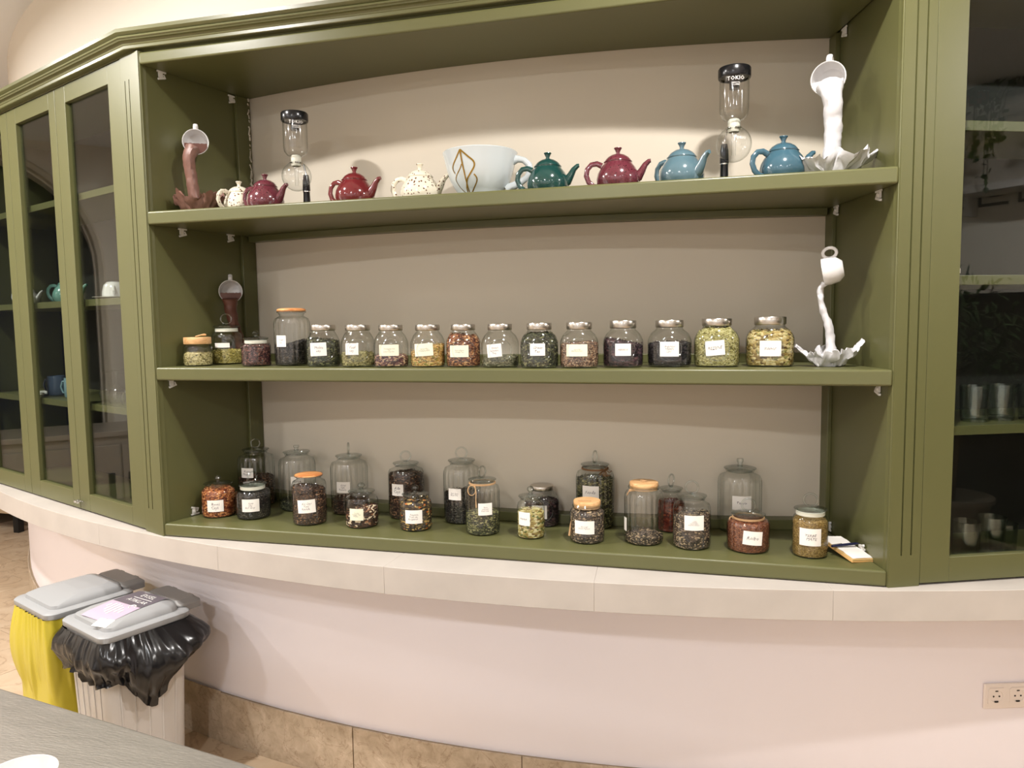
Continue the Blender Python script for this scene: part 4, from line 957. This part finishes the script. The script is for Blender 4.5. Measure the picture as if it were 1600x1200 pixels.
def bin_(label, x, y, rz, bag, sign=None):
    root = empty('waste_bin', (x, y, .0), rz, label, 'waste bin')
    W_, D_, H_ = .285, .30, .575
    def lp(w, d, z, r=.03, yo=0): return [(p[0], p[1]+yo, z) for p in rrect(w, d, r)]
    mb = MB(); loft(mb, [lp(W_*.80, D_*.84, .001), lp(W_*.82, D_*.86, .02), lp(W_*.94, D_*.96, H_-.03), lp(W_*.97, D_*.99, H_-.02), lp(W_*.97, D_*.99, H_)])
    for i in range(-2, 3):
        mb.tube([(i*.038, -D_*.430, .03), (i*.046, -D_*.480, H_-.03)], .0035, 4)
        mb.tube([(W_*.410, i*.042, .03), (W_*.470, i*.050, H_-.03)], .0035, 4)
    mb.build('bin_body', BINM, root, bevel=0)
    lid = MB()
    loft(lid, [lp(W_+.02, D_+.005, H_+.002, .035), lp(W_+.028, D_+.012, H_+.006, .035), lp(W_+.028, D_+.012, H_+.022, .035), lp(W_+.016, D_, H_+.027, .032),
               lp(W_-.03, D_-.045, H_+.028, .03), lp(W_-.034, D_-.05, H_+.040, .03), lp(W_-.06, D_-.09, H_+.050, .03, .015), lp(W_-.13, D_-.19, H_+.058, .03, .045)])
    ld = lid.build('lid', LIDM, root, angle=50)
    mb = MB(); loft(mb, [lp(W_-.05, .09, H_+.012, .02, D_/2+.02), lp(W_-.05, .09, H_+.035, .02, D_/2+.02), lp(W_-.10, .07, H_+.048, .015, D_/2+.015)])
    mb.box((.055, D_/2+.045, H_+.03), (.03, .03, .03)); mb.box((-.055, D_/2+.045, H_+.03), (.03, .03, .03))
    mb.build('lid_hinge', DGREY, root, bevel=.003)
    # liner turned over the rim
    n = 240; per = rrect(W_, D_, .035, 6); L_ = [Vector(p) for p in per]; seg = []
    tot = 0; acc = [0]
    for i in range(len(L_)): tot += (L_[(i+1) % len(L_)]-L_[i]).length; acc.append(tot)
    def at(t_):
        q = (t_ % 1)*tot
        for i in range(len(L_)):
            if acc[i] <= q <= acc[i+1]:
                k = (q-acc[i])/max(1e-9, acc[i+1]-acc[i]); return L_[i].lerp(L_[(i+1) % len(L_)], k)
    P = []
    rows = 26
    for j_ in range(rows+1):
        row = []
        for i in range(n+1):
            t_ = (i % n)/n; b0 = at(t_); ang = atan2(b0.y, b0.x); nr_ = Vector((b0.x/W_, b0.y/D_)).normalized()
            q = j_/rows
            if bag == 'black':
                side = nr_.x; front = -nr_.y
                ln = .130+.030*noise.noise(Vector((cos(ang)*1.7, sin(ang)*1.7, 3)))+.014*noise.noise(Vector((cos(ang)*5, sin(ang)*5, 8)))
                dR_ = math.exp(-((ang-radians(-4)+pi) % (2*pi)-pi)**2/.16); dL_ = math.exp(-((ang-radians(-150)+pi) % (2*pi)-pi)**2/.05)
                ln += .125*dR_+.055*dL_
                out = .010+.038*sin(pi*min(1, q*1.15))*(.5+.5*abs(side))+.055*math.exp(-((ang-radians(25)+pi) % (2*pi)-pi)**2/.3)*sin(pi*min(1, q*1.0))+.035*dL_*q+.02*dR_*q
                fold = .020*noise.noise(Vector((cos(ang)*7, sin(ang)*7, q*1.2)))+.016*(.4-abs(noise.noise(Vector((cos(ang)*10, sin(ang)*10, q*2.2+4)))))+.003*noise.noise(Vector((cos(ang)*28, sin(ang)*28, q*7)))
                k = out+fold*(0.3+q*1.1)
            else:
                ln = .50+.02*noise.noise(Vector((cos(ang)*2, sin(ang)*2, 1)))
                k = .006+.045*sin(pi*min(1, q*1.5))*(.25+.75*max(0, -nr_.x))+.022*noise.noise(Vector((cos(ang)*6, sin(ang)*6, q*1.0)))*(.3+q*1.0)+.008*noise.noise(Vector((cos(ang)*16, sin(ang)*16, q*3)))*q+.004*sin(40*ang)*max(0, 1-q*5)-.022*q
            z = H_+.003-ln*q
            v2 = b0+nr_*max(.003, k)
            dz = .008*noise.noise(Vector((v2.x*20, v2.y*20, q*6)))*q if bag == 'black' else 0
            row.append((v2.x, v2.y, z+dz))
        P.append(row)
    mb = MB(); mb.grid(P); mb.build('bin_liner', BAGB if bag == 'black' else BAGY, root, angle=70, fix=False)
    if sign:
        def zf(y):
            for (a0, z0), (a1, z1) in zip(((-.2, .042), (-.115, .044), (-.09, .0505), (-.01, .0585), (.10, .0585), (.12, .0505)), ((-.115, .044), (-.09, .0505), (-.01, .0585), (.10, .0585), (.12, .0505), (.2, .046))):
                if y <= a1: return H_+z0+(z1-z0)*(y-a0)/(a1-a0)+.0008
            return H_+.045
        sg = MB(); P = [[(-.080+.16*i/8, -.112+.227*j/20, zf(-.112+.227*j/20)) for i in range(9)] for j in range(21)]
        sg.grid([r for r in P[:11]], 0); sg.grid([r for r in P[10:]], 1)
        so = sg.build('printed_sheet', [mat('mauve_print', srgb(188, 168, 186), .35), mat('charcoal_print', srgb(96, 90, 98), .35)], ld, fix=False)
        so.rotation_euler = (0, 0, radians(6))
        for tx, yy, sz in (('EVSEL', .078, .030), ('ATIKLAR', .034, .027)):
            vs, fs = text_mesh(tx, sz); mb = MB(); mb.add([(p[0]+.01, p[1]+yy, zf(p[1]+yy)+.0006) for p in vs], fs); mb.build('printed_word', WPLAST, so, smooth=False, fix=False)
        mb = MB(); mb.box((.01, .056, zf(.056)+.0006), (.10, .002, .0008))
        for k, (hh, yy) in enumerate(((.02, -.03), (.045, -.035), (.06, -.04), (.06, -.045), (.035, -.04), (.02, -.045))): mb.box((-.05+k*.018, yy, zf(yy)+.0010), (.007, hh, .0008), Matrix.Rotation(.1, 3, 'X'))
        mb.tube([(.045+.012*cos(t_), -.005+.012*sin(t_), zf(-.005)+.001) for t_ in [2*pi*i/12 for i in range(10)]], .002, 4)
        mb.build('printed_symbol', WPLAST, so, smooth=False)
        mb = MB(); mb.x = xform((.060, -.118, H_+.0465), rz=radians(12), rx=radians(14)); mb.box((0, 0, 0), (.062, .040, .0010)); mb.build('white_tag', PAPER, so, smooth=False)
    return root
ang_b = atan2(-.114, .284)
bin_('grey waste bin with black liner hanging over its rim, nearer the middle of the picture', -.158, -.020, ang_b, 'black', True)
bin_('grey waste bin lined with a long yellow bag, left of the black-bagged bin', -.500, .097, ang_b, 'yellow')

# ================================================================== STEEL TABLE AND BOWL
def steel_tab():
    m = mat('scratched_stainless', srgb(186, 180, 172), .34, .8, bump=.22, bscale=60, stretch=(1, 5, 1), detail=8, var=.14, vscale=10); return m
ST = steel_tab()
tv = Vector((.67, -.115)).normalized(); tn = Vector((tv.y, -tv.x))   # along the far edge, towards the camera
e0 = Vector((.425, -.98))
tb = empty('steel_table', ((e0+tn*.3).x, (e0+tn*.3).y, 0), 0, 'scratched stainless steel work table in the lower left foreground', 'table')
o_ = (e0+tn*.3)
A_ = [e0-tv*1.0, e0+tv*1.25, e0+tv*1.25+tn*.75, e0-tv*1.0+tn*.75]
mb = MB(); mb.prism([(p.x-o_.x, p.y-o_.y) for p in A_], .845, .88); mb.build('table_top', ST, tb, bevel=.006)
for a_, b_ in ((-.9, .08), (1.15, .08), (1.15, .67), (-.9, .67)):
    q = e0+tv*a_+tn*b_-o_; mb = MB(); mb.x = xform((q.x, q.y, 0)); mb.lathe([(0, 0), (.018, 0), (.02, .004), (.02, .845)], 12); mb.build('leg', STEEL, tb)
mb = MB(); A2 = [e0-tv*.88+tn*.1, e0+tv*1.13+tn*.1, e0+tv*1.13+tn*.65, e0-tv*.88+tn*.65]; mb.prism([(p.x-o_.x, p.y-o_.y) for p in A2], .25, .27); mb.build('undershelf', ST, tb)
bw = empty('white_bowl', (.800, -1.270, .8805), 0, 'rim of a white porcelain bowl on the steel table at the bottom left corner', 'bowl')
mb = MB(); mb.x = Matrix.Diagonal((.88, .88, 1, 1)); mb.lathe([(0, .004), (.025, .003), (.028, 0), (.031, .004), (.048, .022), (.058, .045), (.060, .052), (.0575, .052), (.053, .035), (.035, .014), (0, .009)], 40); mb.build('bowl_body', WHITEP, bw)

# ================================================================== WALL SOCKETS
def socket_row():
    a0 = radians(17.22); R = 4.985
    c0 = onarc(a0, R); root = empty('wall_socket', (c0[0], c0[1], .453), a0, 'white plastic socket plate on the lower wall at the right edge', 'socket')
    PL = mat('socket_plastic', srgb(226, 214, 206), .35)
    mb = MB(); mb.box((.075, -.004, .002), (.225, .008, .078)); pl = mb.build('frame_plate', PL, root, bevel=.003)
    for i in range(3):
        cx = i*.0665
        mb = MB(); n = 28
        sq = []
        for k in range(n):
            t_ = 2*pi*k/n; c_, s_ = cos(t_), sin(t_); q = 1/max(abs(c_), abs(s_)); sq.append((cx+.0265*c_*q, -.0105, .002+.0265*s_*q))
        sq0 = [(p[0], -.0075, p[2]) for p in sq]
        r1 = [(cx+.0195*cos(2*pi*k/n), -.0105, .002+.0195*sin(2*pi*k/n)) for k in range(n)]
        r2_ = [(cx+.0185*cos(2*pi*k/n), -.0085, .002+.0185*sin(2*pi*k/n)) for k in range(n)]
        r3 = [(cx+.0185*cos(2*pi*k/n), -.0082, .002+.0185*sin(2*pi*k/n)) for k in range(n)]
        loft(mb, [sq0, sq, r1, r2_, r3], False, True)
        ins = mb.build('socket_insert', PL, root, angle=30)
        mb = MB()
        for dx in (-.009, .009):
            mb.x = xform((cx+dx, -.0086, .002), rx=radians(90)); mb.lathe([(0, .0004), (.0028, .0004), (.0028, 0)], 10)
        mb.x = Matrix.Identity(4); mb.box((cx, -.0092, .002-.0165), (.012, .0015, .005)); mb.box((cx, -.0092, .002+.0165), (.008, .0015, .003))
        mb.build('contact_holes', mat('dark_hole', srgb(26, 20, 18), .6), ins)
socket_row()

# ================================================================== FURTHER INTO THE ROOM (seen at the left edge and mirrored in the glass)
DK = mat('black_recess', srgb(18, 18, 18), .5)
sb = empty('low_sideboard', (-3.9, 2.66, 0), radians(0), 'pale sideboard on short feet on the floor beyond the counter at the left edge', 'sideboard')
mb = MB(); mb.box((0, 0, .52), (1.1, .6, .72)); mb.build('carcass', mat('beige_board', srgb(176, 152, 122), .5), sb, bevel=.004)
for a_ in (-.48, .48):
    for b_ in (-.24, .24): mb = MB(); mb.box((a_, b_, .08), (.05, .05, .16)); mb.build('foot', DK, sb)
FR = mat('appliance_steel', srgb(178, 168, 156), .4, .4, bump=.03, bscale=30, stretch=(1, 1, 8))
def fridge(label, x, y, w, rz=radians(90), h=.78):
    root = empty('undercounter_fridge', (x, y, 0), rz, label, 'refrigerator')
    mb = MB(); mb.box((0, 0, .10+(h-.14)/2), (w, .6, h-.14)); mb.build('carcass', FR, root, bevel=.003)
    mb = MB(); mb.box((0, 0, h-.02), (w+.02, .66, .04)); mb.build('work_top', FR, root, bevel=.003)
    for k in (-1, 1):
        mb = MB(); mb.box((k*w/4, -.31, .40), (w/2-.02, .02, .54)); d_ = mb.build('door', FR, root, bevel=.003)
        mb = MB(); mb.box((k*w/4-k*(w/4-.07), -.325, .34), (.045, .012, .22)); mb.build('handle', DK, d_, bevel=.004)
    mb = MB(); mb.box((0, .05, .05), (w-.1, .5, .1)); mb.build('plinth', DK, root)
fridge('two-door stainless undercounter fridge against the left wall', -4.12, -.02, 1.05, radians(90))
fridge('two-door stainless undercounter fridge under the arch', -4.12, 1.07, 1.05, radians(90))
# ledges with hanging ivy on the right wall
LEAF = mat('ivy_leaf', srgb(56, 84, 44), .5, var=.4, vscale=9)
def ledge(z, label):
    root = empty('wall_ledge', (5.85, -1.8, z), 0, label, 'shelf'); mb = MB(); mb.box((0, 0, 0), (.28, 3.6, .05)); mb.build('board', WHITEP, root, bevel=.003)
    for b_ in (-1.5, 0, 1.5): mb = MB(); mb.prism([(.0, 0), (.13, 0), (.13, .03), (0, .03)], -.16, -.025); mb.x = Matrix.Identity(4); o2 = mb.build('bracket', WHITEP, root, loc=(0, b_, 0))
ledge(3.0-.02, 'upper white ledge high on the right wall')
ledge(2.45, 'lower white ledge on the right wall')
def ivy(x, y, z, label, L_=.45, nl=170, spreadr=.22):
    root = empty('potted_ivy', (x, y, z), 0, label, 'plant')
    mb = MB(); mb.lathe([(0, 0), (.05, 0), (.07, .09), (.075, .09), (.075, .1), (.066, .1), (0, .085)], 18); mb.build('pot', mat('terracotta', srgb(150, 92, 66), .7), root)
    mb = MB(); st = MB()
    for s_ in range(9):
        a = random.uniform(pi*.6, pi*1.4); dy = random.uniform(-spreadr, spreadr)
        pts = [Vector((0, 0, .09)), Vector((-.10, dy*.5, .14)), Vector((-.20, dy, .0)), Vector((-.21, dy*1.1, -L_*random.uniform(.3, 1)))]
        C_ = catmull([tuple(p) for p in pts], 6); st.tube(C_, .0025, 4)
        for k in range(nl//9):
            p = Vector(C_[random.randrange(4, len(C_))])+Vector([random.uniform(-.03, .03) for _ in range(3)]); s = random.uniform(.02, .035)
            R = Matrix.Rotation(random.uniform(-1, 1), 3, 'X') @ Matrix.Rotation(random.uniform(0, 6), 3, 'Z') @ Matrix.Rotation(random.uniform(.6, 1.8), 3, 'Y')
            mb.add([p+R @ Vector(q) for q in ((-s, 0, 0), (-s*.2, -s*.7, s*.1), (s, 0, 0), (-s*.2, s*.7, s*.1))], [(0, 1, 2), (0, 2, 3)])
    st.build('stems', LEAF, root); tagp(mb.build('foliage', LEAF, root, smooth=False, fix=False), kind='stuff')
ivy(5.84, -1.72, 3.005, 'trailing ivy on the upper ledge, nearer the shelving', .40)
ivy(5.84, -1.35, 3.005, 'long trailing ivy on the upper ledge, further from the camera', .6)
ivy(5.84, -2.1, 2.475, 'trailing ivy on the lower ledge of the right wall', .3)
def bush(x, y, label):
    root = empty('potted_shrub', (x, y, 0), 0, label, 'plant')
    mb = MB(); mb.lathe([(0, 0), (.16, 0), (.22, .40), (.24, .40), (.24, .43), (.20, .43), (0, .38)], 24); mb.build('planter', mat('planter_grey', srgb(120, 110, 96), .6), root)
    mb = MB(); mb.tube([(0, 0, .38), (.02, .01, .8), (0, 0, 1.3)], [.018, .014, .008], 6); mb.build('trunk', mat('bark', srgb(80, 62, 44), .8), root)
    mb = MB()
    for k in range(900):
        d = Vector([random.gauss(0, 1) for _ in range(3)]).normalized()*random.uniform(.15, .45); p = Vector((0, 0, 1.35))+Vector((d.x, d.y*1.2, d.z*1.3)); s = random.uniform(.03, .06)
        R = Matrix.Rotation(random.uniform(0, 6), 3, 'X') @ Matrix.Rotation(random.uniform(0, 6), 3, 'Z')
        mb.add([p+R @ Vector(q) for q in ((-s, 0, 0), (0, -s*.35, 0), (s, 0, 0), (0, s*.35, 0))], [(0, 1, 2, 3)])
    tagp(mb.build('foliage', LEAF, root, smooth=False, fix=False), kind='stuff')
bush(5.3, -1.5, 'leafy potted shrub standing before the right wall ledges'); bush(5.4, -2.4, 'second leafy potted shrub further along the right wall')
# fittings for the ceiling downlights and the added side fill lamps
RING = mat('downlight_ring', srgb(220, 214, 206), .4)
GLOW = mat('downlight_glow', (1, .86, .72, 1), .5, emit=6)
for i, (x, y) in enumerate(ROW1+ROW2+ROW3+SIDE_FILL):
    root = empty('ceiling_downlight', (x, y, CEIL-.095), 0, 'round surface-mounted ceiling downlight', 'lamp', 'ceiling downlights')
    mb = MB(); mb.lathe([(.056, .004), (.060, .0), (.068, .0), (.070, .003), (.070, .0945), (0, .0945)], 28); mb.build('housing', RING, root)
    mb = MB(); mb.lathe([(0, .003), (.057, .003), (.057, .006), (0, .006)], 28); mb.build('diffuser', GLOW, root)
